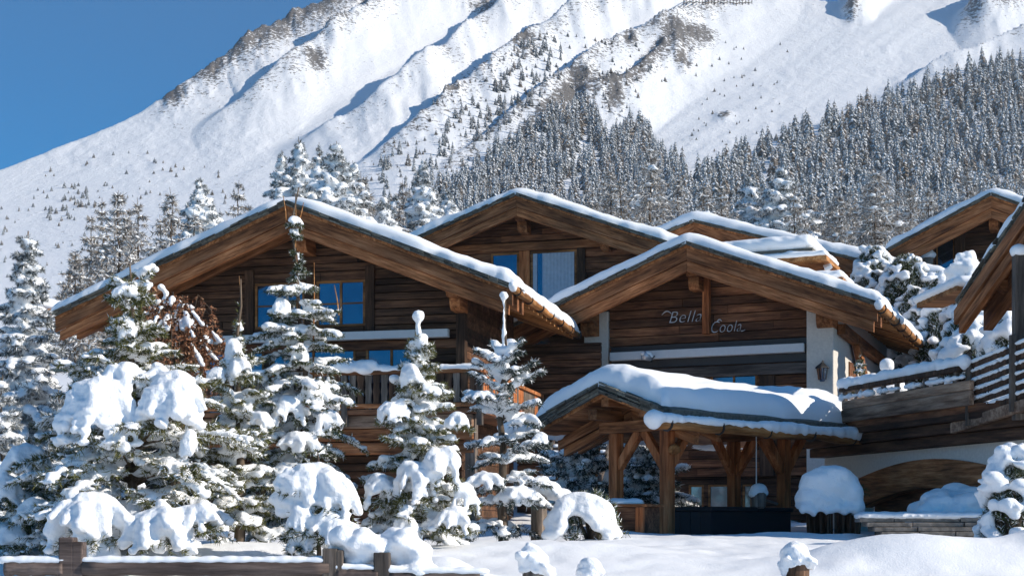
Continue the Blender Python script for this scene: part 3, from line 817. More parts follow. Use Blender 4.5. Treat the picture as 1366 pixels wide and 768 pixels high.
# its gable looks left at the terrace; the ridge runs out of the picture to the right
ue = -(A_[1]-f.Y0)/f.s if False else None
def to_local(X, Y):
    dx, dy = X-f.X0, Y-f.Y0
    return dx*f.c-dy*f.s, dx*f.s+dy*f.c
ue, ve = to_local(A_[0], A_[1])
p = .40; f.zr = A_[2]+p*abs(ue)
gable_roof(r, f.zr, p, ue, 1.2, ve, ve+9, .26, [(.06, .55, .10), (.7, .42, .2)], sd=51, fascia_h=.3)
rl = (f.zr-.2, p)
wall(r, 'wall', ue+1.0, 1.0, 2.6, f.zr-.25, ve+1.5, [], rl, sd=55, mat='log', h=.24)
backing(r, ue+1.05, .95, 0, f.zr, ve+1.7, rl)
bracket(r, ue+1.1, ve+.3, ve+1.6, rl[0]-p*abs(ue+1.1)-.05, .28, 'purlin', hh=.26, steps=2)
# lower eave plank with its own snow
Eu = to_local(*(P(1228, 402, 33.5)[:2])); ez = P(1228, 405, 33.5)[2]; Eu2 = to_local(*(P(1292, 402, 31)[:2]))
m = MB(); m.prism([(Eu[0], ez-.1), (Eu2[0], ez-.1), (Eu2[0], ez+.02), (Eu[0], ez+.02)], min(Eu[1], Eu2[1])-.1, min(Eu[1], Eu2[1])+.55); m.build('eave_board', M['orange_y'], r, bevel=.02)
snow_blob('snow', [((Eu[0]+(Eu2[0]-Eu[0])*a_, min(Eu[1], Eu2[1])-.0+b_*.5, ez+.10), (.22, .2, .13)) for a_ in np.linspace(0, 1, 10) for b_ in np.linspace(0, 1, 10)], .06, r, M['snow'], 3)
# terrace house below: rendered wall with timber arch, terrace front, dark beams
a = math.radians(74)
q0 = P(1366, 700, 27.0); d = np.array([-.27, .963])
class T: pass
g = Frame(1366, 700, 27.0, 74)     # u runs right and nearer, so the picture is at negative u
t = g.root('terrace', gz(9, 30)-.3, 'raised terrace with weathered timber front, pale rendered wall and wooden arch below the right chalet', 'terrace')
zT = 2.28
uL = g.hit(1100, 600)[0]; uR = 1.6
za0, za1 = g.hit(1148, 690)[0], g.hit(1340, 690)[0]
zg = gz(8.5, 30)-.4
def arch(u0, u1, zs, h, n=14): return [(u0+(u1-u0)*i/n, zs+h*math.sin(math.pi*(.12+.76*i/n))-h*math.sin(math.pi*.12)) for i in range(n+1)]
ar = arch(za0, za1, .78, .50)
wz = g.hit(1240, 602)[1]
m = MB()
top = 1.62
n = len(ar)
vs = []
for u_, z_ in ar: vs += [(u_, 0, z_), (u_, 0, top), (u_, .35, z_), (u_, .35, top)]
fs = []
for i in range(n-1):
    k_ = 4*i
    fs += [(k_, k_+4, k_+5, k_+1), (k_+2, k_+3, k_+7, k_+6), (k_, k_+2, k_+6, k_+4)]
m.add(vs, fs)
m.box(uL, za0, 0, .35, zg, top); m.box(za1, uR, 0, .35, zg, top)
m.build('rendered_wall', M['stucco'], t)
m = MB()
o1 = [(u_, z_) for u_, z_ in ar]; o2 = arch(za0-.02, za1+.02, .34, .62)
vs = []
for (a1, b1), (a2, b2) in zip(o1, o2): vs += [(a1, -.05, b1+.3), (a2, -.05, b2+.06), (a1, .3, b1+.3), (a2, .3, b2+.06)]
fs = []
for i in range(n-1):
    k_ = 4*i; fs += [(k_, k_+1, k_+5, k_+4), (k_+2, k_+6, k_+7, k_+3), (k_+1, k_+3, k_+7, k_+5), (k_, k_+4, k_+6, k_+2)]
fs += [(0, 2, 3, 1), (4*n-4, 4*n-3, 4*n-1, 4*n-2)]
m.add(vs, fs); m.build('timber_arch', M['beam_x'], t)
MB().box(za0, za1, .36, .42, zg, 1.5).build('cellar_door', M['log_red'], t)
for i in range(3):
    MB().box(uL-.3, uR, -.25-.12*i, .3, 1.63+.22*i, 1.63+.22*i+.215).build('beam', M['log'], t, bevel=.02)
pu0 = g.hit(1128, 560, -.5)[0]; pu1 = g.hit(1288, 540, -.5)[0]
zt_ = g.hit(1240, 510, -.5)[1]; zb_ = 2.33
m = MB(); m.box(pu0, pu1+.3, -.62, -.5, zb_, (zb_+zt_)/2-.004); m.box(pu0, pu1+.3, -.61, -.5, (zb_+zt_)/2, zt_-.1); m.build('front_board', M['stained'], t, bevel=.02)
m = MB(); m.box(pu0, pu1, -.68, -.44, zt_+.1, zt_+.2); m.build('handrail', M['dark_z'], t, bevel=.02)
k_ = pu0+.05
while k_ < pu1: MB().box(k_, k_+.09, -.6, -.52, zt_-.1, zt_+.1).build('post', M['grey_z'], t); k_ += .55
MB().box(pu0-.5, uR, -.5, 4, 2.2, 2.36).build('deck', M['log_red'], t)
rr = random.Random(3)
e = [((pu0+(pu1-pu0)*i/40, -.56+rr.uniform(-.03, .03), zt_+.28), (.16, .15, .12+.05*rr.random())) for i in range(41)]
e += [((pu0+(pu1-pu0)*i/40, -.58, zt_-.02), (.12, .1, .05+.05*rr.random())) for i in range(41) if rr.random() < .6]
snow_blob('snow', e, .045, t, M['snow'], 3, wob=.02)
# stair railing climbing beside the terrace
S0, S1 = P(1274, 560, 28.6), P(1388, 522, 25.6)
t = thing('stair_railing', tuple(S0), 'dark horizontal rails with snow lying on each, climbing at the right edge', 'railing')
def sv(a_, z_): q = (S1-S0)*a_; return np.array([q[0], q[1], q[2]+z_])
for i in range(6):
    z_ = .03+.185*i
    b_ = MB(); b_.beam(sv(-.02, z_), sv(1, z_), .05, .1); rail = b_.build('rail', M['dark_z'], t, bevel=.01)
    snow_blob('snow', [(sv(a_, z_+.075), (.07, .06, .028+.03*rr.random())) for a_ in np.linspace(0, 1, 60) if rr.random() < .85], .025, rail, M['snow'], 2)
for a_ in (.2, .72): b_ = MB(); b_.beam(sv(a_, -.22)-np.array([.06, .06, 0]), sv(a_, 1.2)-np.array([.06, .06, 0]), .09, .11, (1, 0, 0)); b_.build('post', M['grey_z'], t, bevel=.01)
b_ = MB(); b_.beam(sv(-.03, -.15), sv(1.05, -.15), .12, .22); b_.build('stringer', M['stained'], t, bevel=.015)
# tall post at the right edge
w = P(1359, 560, 26.5)
t = thing('timber_post', tuple(w), 'tall grey timber post with a round snow cap at the right edge', 'post')
zt = P(1359, 340, 26.5)[2]-w[2]
MB().box(-.1, .1, -.1, .1, 0, zt).build('shaft', M['grey_z'], t, bevel=.015)
snow_blob('snow_cap', [((0, 0, zt+.08), (.17, .17, .13)), ((0, 0, zt+.02), (.16, .16, .06))], .03, t, M['snow'])

# ================================================================ snowy pavilion
f = Frame(890, 700, 29.0, 45)
r = f.root('pavilion', gz(f.X0, f.Y0)-.1, 'open timber pavilion on thick posts under a deep pillow of snow', 'pavilion')
zb = gz(f.X0, f.Y0)-.1
wu = -1.37; dv = 4.15; zp = 1.92
for u_, v_ in ((0, 0), (wu, 0), (0, dv), (wu, dv)):
    MB().box(u_-.115, u_+.115, v_-.115, v_+.115, zb, zp).build('post', M['beam_z'], r, bevel=.015)
for v_ in (0, dv):
    MB().box(wu-.38, .38, v_-.12, v_+.12, zp+.003, zp+.25).build('beam', M['beam_x'], r, bevel=.015)
for u_ in (0, wu):
    MB().box(u_-.12, u_+.12, -.75, dv+1.2, zp+.254, zp+.47).build('beam', M['beam_y'], r, bevel=.015)
def brace(p0, p1): b_ = MB(); b_.beam(p0, p1, .16, .17, (0, .02, 1)); b_.build('brace', M['beam_z'], r, bevel=.012)
for v_ in (0, dv):
    brace((wu+.08, v_, zp-.72), (wu+.66, v_, zp+.02)); brace((-.08, v_, zp-.72), (-.6, v_, zp+.02))
for u_ in (0, wu):
    brace((u_, .08, zp-.72), (u_, .85, zp+.22)); brace((u_, dv-.08, zp-.72), (u_, dv-.85, zp+.22)); brace((u_, dv+.08, zp-.72), (u_, dv+.85, zp+.22))
um = -1.03; zr = 2.95; p = .36; v0, v1 = -.85, 6.9; ha = 1.75
# roof around its own ridge line: a child frame shifted to the ridge
class Sh: pass
def shift(o, du):
    o.location.x += du; return o
roof = gable_roof(r, zr, p, -ha-.32, ha, v0, v1, .36, [(.05, .42, .12), (.7, .3, .16)], sd=61, lip=-.05, sl=.22, layers=7, deck=.10, fascia_h=.22)
for o in list(r.children):
    if o.name.split('.')[0] in ('roof', 'rafter'): shift(o, um)
MB().box(um-.1, um+.1, v0+.1, v1-.1, zr-.52, zr-.2).build('ridge_beam', M['beam_y'], r, bevel=.015)
ue = um+ha
gt = gutter(roof, ha+.24, v0-.75, v1+.35, zr-p*ha-.36, r=.12, snow_r=.19, sd=31)
gutter(roof, -ha-.34, v0-.65, v1, zr-p*(ha+.34)-.2, r=.12, snow_r=.26, sd=32)
v_ = .4
while v_ < v1-.3:
    MB().prism([(0+um, zr-.2), (ha+um-.05, zr-.2-p*(ha-.05)), (ha+um-.05, zr-.33-p*(ha-.05)), (um, zr-.33)], v_, v_+.12).build('rafter', M['beam_x'], r)
    v_ += .7
# knob of carved wood on the near post
MB().tube([(.1, -.02, 1.52), (.24, -.02, 1.54), (.34, -.02, 1.5)], [.09, .11, .04], 10).build('wooden_peg', M['orange_y'], r, smooth=True)
fp = f
# hot tub, cabinet, hanging basket under it
w = f.world(-.75, 2.55, 0); zg = gz(w[0], w[1])
t = thing('hot_tub', (w[0], w[1], zg-.05), 'dark navy covered hot tub between the pavilion posts', 'hot tub', None, -f.a)
h = (HY-675)/F*29.5-zg+.05
for q in np.linspace(-.75, 1.15, 8)[:-1]: m = MB(); m.box(q, q+.262, -1.6, 1.3, 0, h-.1); m.build('side_panel', M['navy'], t, bevel=.012)
m = MB(); m.box(-.8, 1.2, -1.65, .0, h-.095, h); m.box(-.8, 1.2, .02, 1.35, h-.095, h); m.build('cover', M['navy'], t, bevel=.04)
w = P(800, 700, 27.6); zg = gz(w[0], w[1])
t = thing('wooden_cabinet', (w[0], w[1], zg-.05), 'dark wooden cabinet with a strip of snow on top, beside the snow domed bush', 'cabinet', None, -math.radians(30))
h = (HY-672)/F*27.6-zg+.05
m = MB(); m.box(-.2, .95, 0, .7, 0, h-.06); m.build('cabinet_body', M['log_red'], t, bevel=.01)
m = MB(); m.box(-.26, 1.02, -.06, .76, h-.055, h); m.build('cabinet_top', M['beam_x'], t, bevel=.012)
m = MB(); m.box(.8, .96, -.1, -.005, 0, h-.06); m.build('corner_post', M['beam_z'], t, bevel=.01)
m = MB(); m.beam((.42, -.06, .0), (.36, -.03, h*.75), .03, .012); m.build('scraper', M['white'], t)
snow_blob('snow', [((-.15+.09*i, .15+.1*(i % 3), h+.03), (.2, .2, .07+.03*rr.random())) for i in range(9)], .03, t, M['snow'])
w = P(1012, 655, 30.6)
t = thing('bird_feeder', (w[0], w[1], w[2]-.05), 'round hanging feeder capped with snow, on a thin pale chain under the pavilion', 'feeder')
m = MB(); m.tube([(0, 0, -.32), (0, 0, -.28), (0, 0, .0), (0, 0, .06)], [.1, .15, .17, .1], 10); m.build('feeder_body', M['grey_z'], t)
m = MB(); m.tube([(-.05, 0, .1), (-.05, 0, 1.62)], .012, 6); m.build('chain', M['white'], t)
m = MB(); m.tube([(.1, 0, -.12), (.42, .05, -.22)], .03, 6); m.build('perch', M['grey_x'], t)
snow_blob('snow_cap', [((0, 0, .1), (.19, .18, .13)), ((-.06, 0, .0), (.17, .16, .11)), ((.1, 0, .02), (.12, .1, .09))], .025, t, M['snow'])
# ================================================================ vegetation kit
def needle_mesh(segs, nl, nw, per, r, spread=.9, base_fill=True):
    """blades around every twig; segs is a list of (p0, p1)"""
    S = np.array(segs, float)                       # (k, 2, 3)
    k = len(S)
    d = S[:, 1]-S[:, 0]; L = np.linalg.norm(d, axis=1, keepdims=True); d = d/np.maximum(L, 1e-6)
    t = r.random((k, per, 1))
    base = S[:, None, 0]+(S[:, 1]-S[:, 0])[:, None]*t
    rnd = r.normal(size=(k, per, 3)); rnd -= (rnd*d[:, None]).sum(-1, keepdims=True)*d[:, None]
    rnd /= np.linalg.norm(rnd, axis=-1, keepdims=True)+1e-6
    dr = d[:, None]*(.45+.5*r.random((k, per, 1)))+rnd*spread
    dr /= np.linalg.norm(dr, axis=-1, keepdims=True)
    ln = nl*(.7+.6*r.random((k, per, 1)))
    tip = base+dr*ln
    side = np.cross(dr, r.normal(size=(k, per, 3))); side /= np.linalg.norm(side, axis=-1, keepdims=True)+1e-6
    side *= nw/2
    V = np.stack([base-side, base+side, tip], 2).reshape(-1, 3)
    T = np.arange(len(V)).reshape(-1, 3)
    return V, T
def tubes_mesh(paths, n=5):
    m = MB()
    for pts, rad in paths: m.tube(pts, rad, n)
    return m

def prof_cone(t): return (1-t)**.8*min(1, .55+t*3)
def conifer(name, base, H, R, label, cat='tree', group=None, seed=1, whorls=11, nb=6, up=.25, droop=.45, nl=.09, nw=.014, per=12,
            snow=.075, cover=.75, voxel=.030, mat='needle_green', z0=.06, leader=.10, clumps=(), ball=0, prof=prof_cone, tw=1.0, lean=(0, 0),
            cut=None, twn=5, trunk_r=.022, snow_name='snow', sq=.55, gap=0.0, tip_snow=.85, dust=.15):
    r = np.random.default_rng(seed)
    o = thing(name, tuple(base), label, cat, group)
    o['zb'] = 0.0
    paths = []; segs = []; E = []
    def axis(z): q = z/H; return np.array([lean[0]*q*q, lean[1]*q*q, z])
    n = 10
    paths.append(([axis(H*i/n)+np.array([r.normal(0, .006*H*(i > 0)), r.normal(0, .006*H*(i > 0)), 0]) for i in range(n+1)], [H*trunk_r*(1-i/n*.92)+.004 for i in range(n+1)]))
    for w in range(whorls):
        t = (w+.5*r.random())/whorls
        zz = H*(z0+(1-leader-z0)*t)
        k = nb+(1 if r.random() < .5 else 0)
        a0 = r.random()*6.28
        for b in range(k):
            if r.random() < gap: continue
            a = a0+6.283*b/k+r.normal(0, .18)
            L = R*prof(t)*(.72+.5*r.random())
            if L < .06*R: continue
            dirh = np.array([math.cos(a), math.sin(a), 0])
            u_ = up*(1+1.3*t)*(1+r.normal(0, .25)); dq = droop*(1-.75*t)*(1+r.normal(0, .25))
            zb = zz+r.normal(0, H*.012)
            def pt(s): return axis(zb)+dirh*L*s+np.array([0, 0, L*(u_*s-dq*s*s)])
            q = 6
            pts = [pt(i/q) for i in range(q+1)]
            paths.append((pts, [max(.004, .020*L**.7*(1-i/q*.85))*(H/4)**.3 for i in range(q+1)]))
            ntw = max(2, int(twn*L/R*2+1))
            for i in range(1, q): segs.append((pts[i], pts[i+1]))
            heavy = r.random() < cover; fs = min(1, .3+L/(R*.55))
            for j in range(ntw):
                s = .22+.76*(j+r.random()*.6)/ntw
                c = pt(min(s, 1)); tang = pt(min(s+.05, 1.05))-pt(s-.02); tang /= np.linalg.norm(tang)
                for sd in (-1, 1):
                    sidev = np.cross(tang, [0, 0, 1])*sd
                    tl = tw*L*.42*(1.05-s*.75)*(.6+.6*r.random())
                    dv = tang*.75+sidev*(.75+.2*r.random())+np.array([0, 0, r.normal(-.05, .16)])
                    dv /= np.linalg.norm(dv); e = c+dv*tl
                    segs.append((c, c+dv*tl*.5)); segs.append((c+dv*tl*.5, e))
                    if heavy and r.random() < .8:
                        nn = max(1, int(tl/(snow*1.1)))
                        for i in range(nn):
                            ss = (i+.6)/nn; rr_ = fs*snow*(.45+.4*r.random())*(1.05-.4*ss)
                            E.append((c+dv*tl*ss+np.array([0, 0, rr_*.45]), (rr_*1.1, rr_*1.1, rr_*sq)))
                    elif r.random() < tip_snow:
                        rr_ = snow*(.35+.25*r.random()); E.append((c+dv*tl*.6+np.array([0, 0, rr_*.4]), (rr_*1.2, rr_*1.2, rr_*sq)))
            if heavy:
                nn = max(2, int(L/(snow*.8)))
                for i in range(nn):
                    s = .15+.88*i/nn; rr_ = fs*snow*(.6+.7*r.random())*(1.15-.35*s)
                    E.append((pt(s)+np.array([r.normal(0, snow*.2), r.normal(0, snow*.2), rr_*.42]), (rr_, rr_, rr_*sq*(.9+.4*r.random()))))
    # leader shoot
    top = axis(H)
    segs += [(axis(H*(1-leader*1.1)), axis(H*(1-leader*.6)))]*2
    if ball:
        E.append((top+np.array([0, 0, ball*.2]), (ball, ball, ball)))
        for i in range(26): E.append((axis(H*(1-leader*(i/25)*1.2)), (ball*r.uniform(.3, .42), ball*r.uniform(.3, .42), ball*.5)))
    for (dx, dy, dz, rx, rz, drips) in clumps:       # heavy pillows, offsets from the base in metres
        c = np.array([dx, dy, dz])
        E.append((c+np.array([0, 0, rz*.35]), (rx*.52, rx*.46, rz*.36)))
        nf = 7+drips*2; a0 = r.random()
        for i in range(nf):                            # one draped tongue of snow for each bough
            a = -3.05+2.95*(i+.5+r.uniform(-.45, .45))/nf if i % 4 else r.uniform(0, 6.28)
            reach = rx*r.uniform(.55, 1.0); drop = rz*r.uniform(.55, 1.45); wd = rx*r.uniform(.17, .30)
            st = c+np.array([math.cos(a)*rx*.15, math.sin(a)*rx*.15, rz*r.uniform(.35, .6)])
            for s_ in np.linspace(0, 1, 9):
                p_ = st+np.array([math.cos(a)*reach*s_**.75, math.sin(a)*reach*.85*s_**.75, -drop*s_**1.7])
                w_ = wd*(1.05-.35*s_)*r.uniform(.85, 1.15)
                E.append((p_, (w_, w_, max(.02, min(w_, rz*.3)*r.uniform(.55, .9)))))
        for i in range(6):
            a = r.random()*6.28; q_ = r.uniform(.2, .8)
            E.append((c+np.array([math.cos(a)*rx*q_, math.sin(a)*rx*q_*.8, r.uniform(-.3, .35)*rz]), (rx*r.uniform(.15, .3), rx*r.uniform(.15, .3), rz*r.uniform(.12, .25))))
        for i in range(14):                            # branches held under the pillow
            a = r.uniform(-3.1, .0); b0 = c+np.array([math.cos(a)*rx*.4, math.sin(a)*rx*.4, -.5*rz])
            e = c+np.array([math.cos(a)*rx*1.02, math.sin(a)*rx*.95, -rz*r.uniform(.6, 1.2)])
            segs.append((b0, (b0+e)/2)); segs.append(((b0+e)/2, e))
    tubes_mesh(paths).build('trunk', M['bark'], o, smooth=True)
    V, T = needle_mesh(segs, nl, nw, per, r)
    cr = link('crown', arr_mesh('crown', V, None, T, [M[mat], M['tree_snow']], (r.random(len(T)) < dust).astype(int)), o)
    if E: snow_blob(snow_name, E, voxel, o, M['tree_snow'], 2, wob=voxel*.9)
    return o

def bush(name, base, rx, rz, label, cat='shrub', group=None, seed=1, mat='needle_green', lumps=26, snow=.3, voxel=.06, nl=.14, nw=.02, dens=260, ry=None, per=12, low=.35, wide=False):
    r = np.random.default_rng(seed); ry = ry or rx
    o = thing(name, tuple(base), label, cat, group); o['zb'] = 0.0
    segs = []; paths = []; E = []
    for i in range(dens):
        a = r.random()*6.283; h = r.random()**.7; q = math.sqrt(max(0, 1-h*h))*(.75+.27*r.random())
        e = np.array([math.cos(a)*rx*q, math.sin(a)*ry*q, rz*h]); d = e/np.linalg.norm(e)+r.normal(0, .35, 3)
        d /= np.linalg.norm(d); L = min(rx, rz)*.3
        segs.append((e-d*L, e-d*L*.4)); segs.append((e-d*L*.4, e+d*L*.15))
        if i % 12 == 0: paths.append(([np.array([0, 0, 0]), e*.5+r.normal(0, .05, 3)*rx, e-d*L*.4], [.05*rz, .03*rz, .012*rz]))
    for i in range(lumps):
        a = r.random()*6.283; h = low+(1-low)*r.random()**.8; q = math.sqrt(max(0, 1-h*h))
        e = np.array([math.cos(a)*rx*q, math.sin(a)*ry*q, rz*h]); s = snow*(.6+.7*r.random())
        for j in range(4):
            E.append((e+r.normal(0, s*.35, 3)+np.array([0, 0, s*.25]), (s*r.uniform(.5, .95), s*r.uniform(.5, .9), s*r.uniform(.35, .6))))
    tubes_mesh(paths).build('stem', M['bark'], o, smooth=True)
    V, T = needle_mesh(segs, nl, nw, per, r)
    link('foliage', arr_mesh('foliage', V, None, T, [M[mat], M['tree_snow']], (r.random(len(T)) < .25).astype(int)), o)
    snow_blob('snow', E, voxel, o, M['tree_snow'], 3, wob=voxel*.5)
    return o

def larch(name, base, H, R, label, seed=1, group=None, whorls=22, nb=6, snow=.0, mat='twig_frost', nw=.05, per=5, cat='tree', up=.25, droop=.3, frost=.6):
    """bare, frosted larch: fine twigs hanging from level branches"""
    r = np.random.default_rng(seed)
    o = thing(name, tuple(base), label, cat, group); o['zb'] = 0.0
    paths = [([np.array([r.normal(0, .004*H), r.normal(0, .004*H), H*i/8]) for i in range(9)], [H*.016*(1-i/8*.93) for i in range(9)])]
    segs = []; E = []
    for w in range(whorls):
        t = (w+r.random()*.8)/whorls; z = H*(.12+.86*t)
        for b in range(nb):
            a = r.random()*6.283; L = R*(1-t)**.75*(.45+.75*r.random())
            dh = np.array([math.cos(a), math.sin(a), 0])
            def pt(s): return np.array([0, 0, z])+dh*L*s+np.array([0, 0, L*(up*s-droop*s*s)])
            pts = [pt(i/5) for i in range(6)]
            paths.append((pts, [max(.008, .011*L*(1-i/5*.85)) for i in range(6)]))
            for j in range(max(4, int(L/R*18))):
                s = .15+.85*r.random(); c = pt(s)
                dv = dh*.6+np.cross(dh, [0, 0, 1])*r.choice([-1, 1])*.8+np.array([0, 0, r.uniform(-.7, .25)])
                tl = L*.3*(1.1-s*.7)*r.uniform(.5, 1.1); segs.append((c, c+dv*tl))
                if r.random() < snow: q = R*.03*r.uniform(.6, 1.3); E.append((c+np.array([0, 0, q*.5])+dv*tl*.3, (q*1.9, q*1.9, q*.7)))
    tubes_mesh(paths, 4).build('trunk', M['bark'], o, smooth=True)
    V, T = needle_mesh(segs, R*.13, nw, per, r, spread=.7)
    link('crown', arr_mesh('crown', V, None, T, [M[mat], M['tree_snow']], (r.random(len(T)) < .22).astype(int)), o)
    if E: snow_blob('snow', E, R*.03, o, M['tree_snow'], 1)
    return o

def at(px, py, Y): return P(px, py, Y)
def clump(px, py, wpx, hpx, Y, base, dy=-.45, drips=5):
    q = P(px, py, Y+dy); k = (Y+dy)/F
    return (q[0]-base[0], q[1]-base[1], q[2]-base[2], wpx*k/2*.9, hpx*k/2*.9, drips)

# ---------------------------------------------------------------- young trees in front
def spot(px, Y): x = (px-CX)/F*Y; return np.array([x, Y, gz(x, Y)-.08])
def height(px, py, Y, b): return (HY-py)/F*Y-b[2]
# 1 the broad fir at the left
b = spot(176, 20.0); H = height(168, 352, 20.0, b)
conifer('fir_tree', b, H, 1.72, 'broad young fir at the left, bent under the largest drapes of snow', seed=11, whorls=15, nb=8, nl=.085, nw=.013, per=21, snow=.08, cover=.85,
        mat='needle_yellow', droop=.6, up=.3, ball=0, leader=.06, twn=5,
        prof=lambda t: float(np.interp(t, [0, .38, .52, .68, .85, 1], [.98, .95, .62, .34, .22, .14])),
        clumps=[clump(137, 545, 116, 128, 20, b, -.95, 4), clump(165, 505, 70, 66, 20, b, -.8, 2), clump(230, 535, 110, 124, 20, b, -.9, 4), clump(212, 505, 56, 46, 20, b, -.75, 1), clump(253, 600, 34, 88, 20, b, -1.1, 1),
                clump(120, 688, 112, 92, 20, b, -1.5, 4), clump(135, 735, 60, 56, 20, b, -1.55, 3), clump(215, 703, 110, 76, 20, b, -1.5, 4), clump(262, 688, 80, 46, 20, b, -1.4, 4), clump(170, 390, 48, 36, 20, b, -.15, 1), clump(172, 440, 34, 46, 20, b, -.3, 1)])
b = spot(38, 20.8); H = height(40, 582, 20.8, b)
conifer('fir_tree', b, H, .95, 'small low fir with a white hood, at the bottom left corner by the fence', seed=12, whorls=7, nb=6, snow=.085, mat='needle_yellow', per=13, nl=.085, nw=.013, droop=.7, leader=.05,
        clumps=[clump(35, 610, 66, 50, 20.8, b, -.3, 3), clump(8, 650, 40, 50, 20.8, b, -.5, 3), clump(50, 680, 60, 50, 20.8, b, -.7, 3), clump(15, 715, 60, 40, 20.8, b, -.8, 3)])
# 2 slender fir with a long bare leader
b = spot(318, 21.4); H = height(317, 372, 21.4, b)
conifer('fir_tree', b, H, .72, 'slender fir with a long bare leader over a white snow hood, left of the windows', seed=13, whorls=15, nb=7, snow=.08, cover=.92, mat='needle_yellow', per=16, nl=.08, nw=.012, leader=.14,
        prof=lambda t: .95-.72*t if t < .75 else .3*(1.15-t), up=.35, droop=.5,
        clumps=[clump(312, 472, 30, 62, 21.4, b, -.12, 2), clump(322, 490, 36, 50, 21.4, b, -.2, 2), clump(290, 500, 30, 30, 21.4, b, -.2, 1), clump(350, 560, 40, 34, 21.4, b, -.3, 2), clump(285, 580, 40, 30, 21.4, b, -.3, 2)])
# 3 tall spruce before the windows
b = spot(402, 22.2); H = height(395, 250, 22.2, b)
conifer('spruce_tree', b, H, .98, 'tallest young spruce, with bare shoots above a cup of snow, before the blue windows', seed=14, whorls=19, nb=7, snow=.068, cover=.95, per=20, trunk_r=.013, nl=.06, nw=.011, leader=.10,
        prof=lambda t: float(np.interp(t, [0, .5, .7, .77, .81, .9, 1], [.95, .82, .62, .52, .2, .12, .08])), up=.1, droop=.42, mat='needle_green', twn=7, tw=1.15, lean=(-.1, 0),
        clumps=[clump(393, 296, 26, 17, 22.2, b, 0, 0), clump(375, 410, 30, 44, 22.2, b, -.2, 1), clump(400, 440, 34, 20, 22.2, b, -.2, 1), clump(400, 470, 34, 40, 22.2, b, -.3, 2), clump(420, 520, 50, 34, 22.2, b, -.4, 3), clump(385, 545, 60, 50, 22.2, b, -.5, 3), clump(440, 560, 40, 40, 22.2, b, -.5, 3), clump(400, 590, 66, 40, 22.2, b, -.6, 3)])
# bare upright shoots at its top and beside
o = thing('sapling', tuple(spot(420, 22.6)), 'thin bare yellowish sapling shoots rising through the tallest spruce', 'sapling')
m = MB(); q = np.array(o.location)
for a_, c_ in (((382, 300), (378, 262)), ((397, 300), (405, 270)), ((394, 330), (394, 258)), ((418, 450), (419, 350)), ((396, 420), (396, 330)), ((322, 430), (319, 368)), ((452, 420), (446, 380))):
    p0 = P(a_[0], a_[1], 22.2)-q; p1 = P(c_[0], c_[1], 22.2)-q
    m.tube([p0, (p0+p1)/2+np.array([.01, 0, 0]), p1], [.013, .011, .005], 6)
m.tube([np.array([0, 0, 0]), P(418, 600, 22.4)-q, P(418, 450, 22.2)-q], [.03, .02, .013], 6)
m.build('shoot', M['orange_y'], o)
# 4 snow dome
b = spot(425, 19.4); H = height(425, 600, 19.4, b)
conifer('fir_tree', b, H, .68, 'bowed little fir buried under one great dome of snow above the fence', seed=15, whorls=6, nb=6, snow=.09, cover=.9, mat='needle_green', per=12, leader=.02, droop=.8,
        clumps=[clump(424, 648, 118, 84, 19.4, b, -.05, 7), clump(400, 640, 66, 60, 19.4, b, -.3, 4), clump(448, 660, 70, 70, 19.4, b, -.35, 4), clump(400, 712, 44, 62, 19.4, b, -.45, 2), clump(462, 715, 52, 64, 19.4, b, -.55, 2), clump(440, 700, 60, 50, 19.4, b, -.5, 2), clump(400, 690, 46, 60, 19.4, b, -.5, 2)])
# 5 yellow-green fir, centre
b = spot(558, 22.0); H = height(552, 424, 22.0, b)
conifer('fir_tree', b, H, .98, 'yellow green young fir with a snow ball on its tip, in front of the balcony', seed=16, whorls=16, nb=7, snow=.088, cover=.93, mat='needle_yellow', per=21, nl=.08, nw=.012, ball=.10, leader=.09,
        prof=lambda t: .98-.82*t, up=.3, droop=.5,
        clumps=[clump(548, 500, 40, 50, 22, b, -.3, 2), clump(565, 455, 26, 36, 22, b, -.1, 1), clump(524, 548, 50, 36, 22, b, -.35, 2), clump(612, 560, 40, 32, 22, b, -.35, 2), clump(552, 640, 62, 84, 22, b, -.65, 2), clump(590, 620, 66, 70, 22, b, -.6, 3), clump(620, 660, 44, 60, 22, b, -.6, 2), clump(604, 690, 62, 50, 22, b, -.75, 3), clump(546, 705, 44, 50, 22, b, -.75, 2), clump(505, 650, 50, 60, 22, b, -.45, 3), clump(575, 520, 34, 24, 22, b, -.3, 1)])
# 6 pine with open top
b = spot(672, 25.0); H = height(666, 396, 25.0, b)
conifer('pine_tree', b, H, .92, 'open topped young pine with widely spaced snowy whorls, beside the balcony corner', seed=17, whorls=9, nb=5, snow=.085, cover=.9, mat='needle_blue', per=15, nl=.085, nw=.013, ball=.10, leader=.16,
        prof=lambda t: .98-.5*t if t < .5 else .73-.5*(t-.5), up=.35, droop=.55,
        clumps=[clump(640, 528, 50, 16, 25, b, -.3, 1), clump(702, 560, 52, 20, 25, b, -.3, 1), clump(722, 585, 28, 28, 25, b, -.35, 1), clump(650, 640, 60, 30, 25, b, -.5, 3), clump(690, 660, 60, 36, 25, b, -.5, 3)])
# pines behind the pavilion
for i, (px, py, Y, R, lab) in enumerate(((772, 562, 33.5, 1.05, 'shaded blue green pine between the snowy steps and the pavilion'), (862, 582, 36.0, 1.25, 'shaded snowy pine seen through the pavilion posts'))):
    b = spot(px, Y); H = height(px, py, Y, b)
    conifer('pine_tree', b, H, R, lab, seed=31+i, whorls=8, nb=7, snow=.12, cover=.85, mat='needle_blue', per=16, nl=.13, nw=.022, leader=.03, voxel=.05, prof=lambda t: 1.0-.45*t, up=.4, droop=.5)
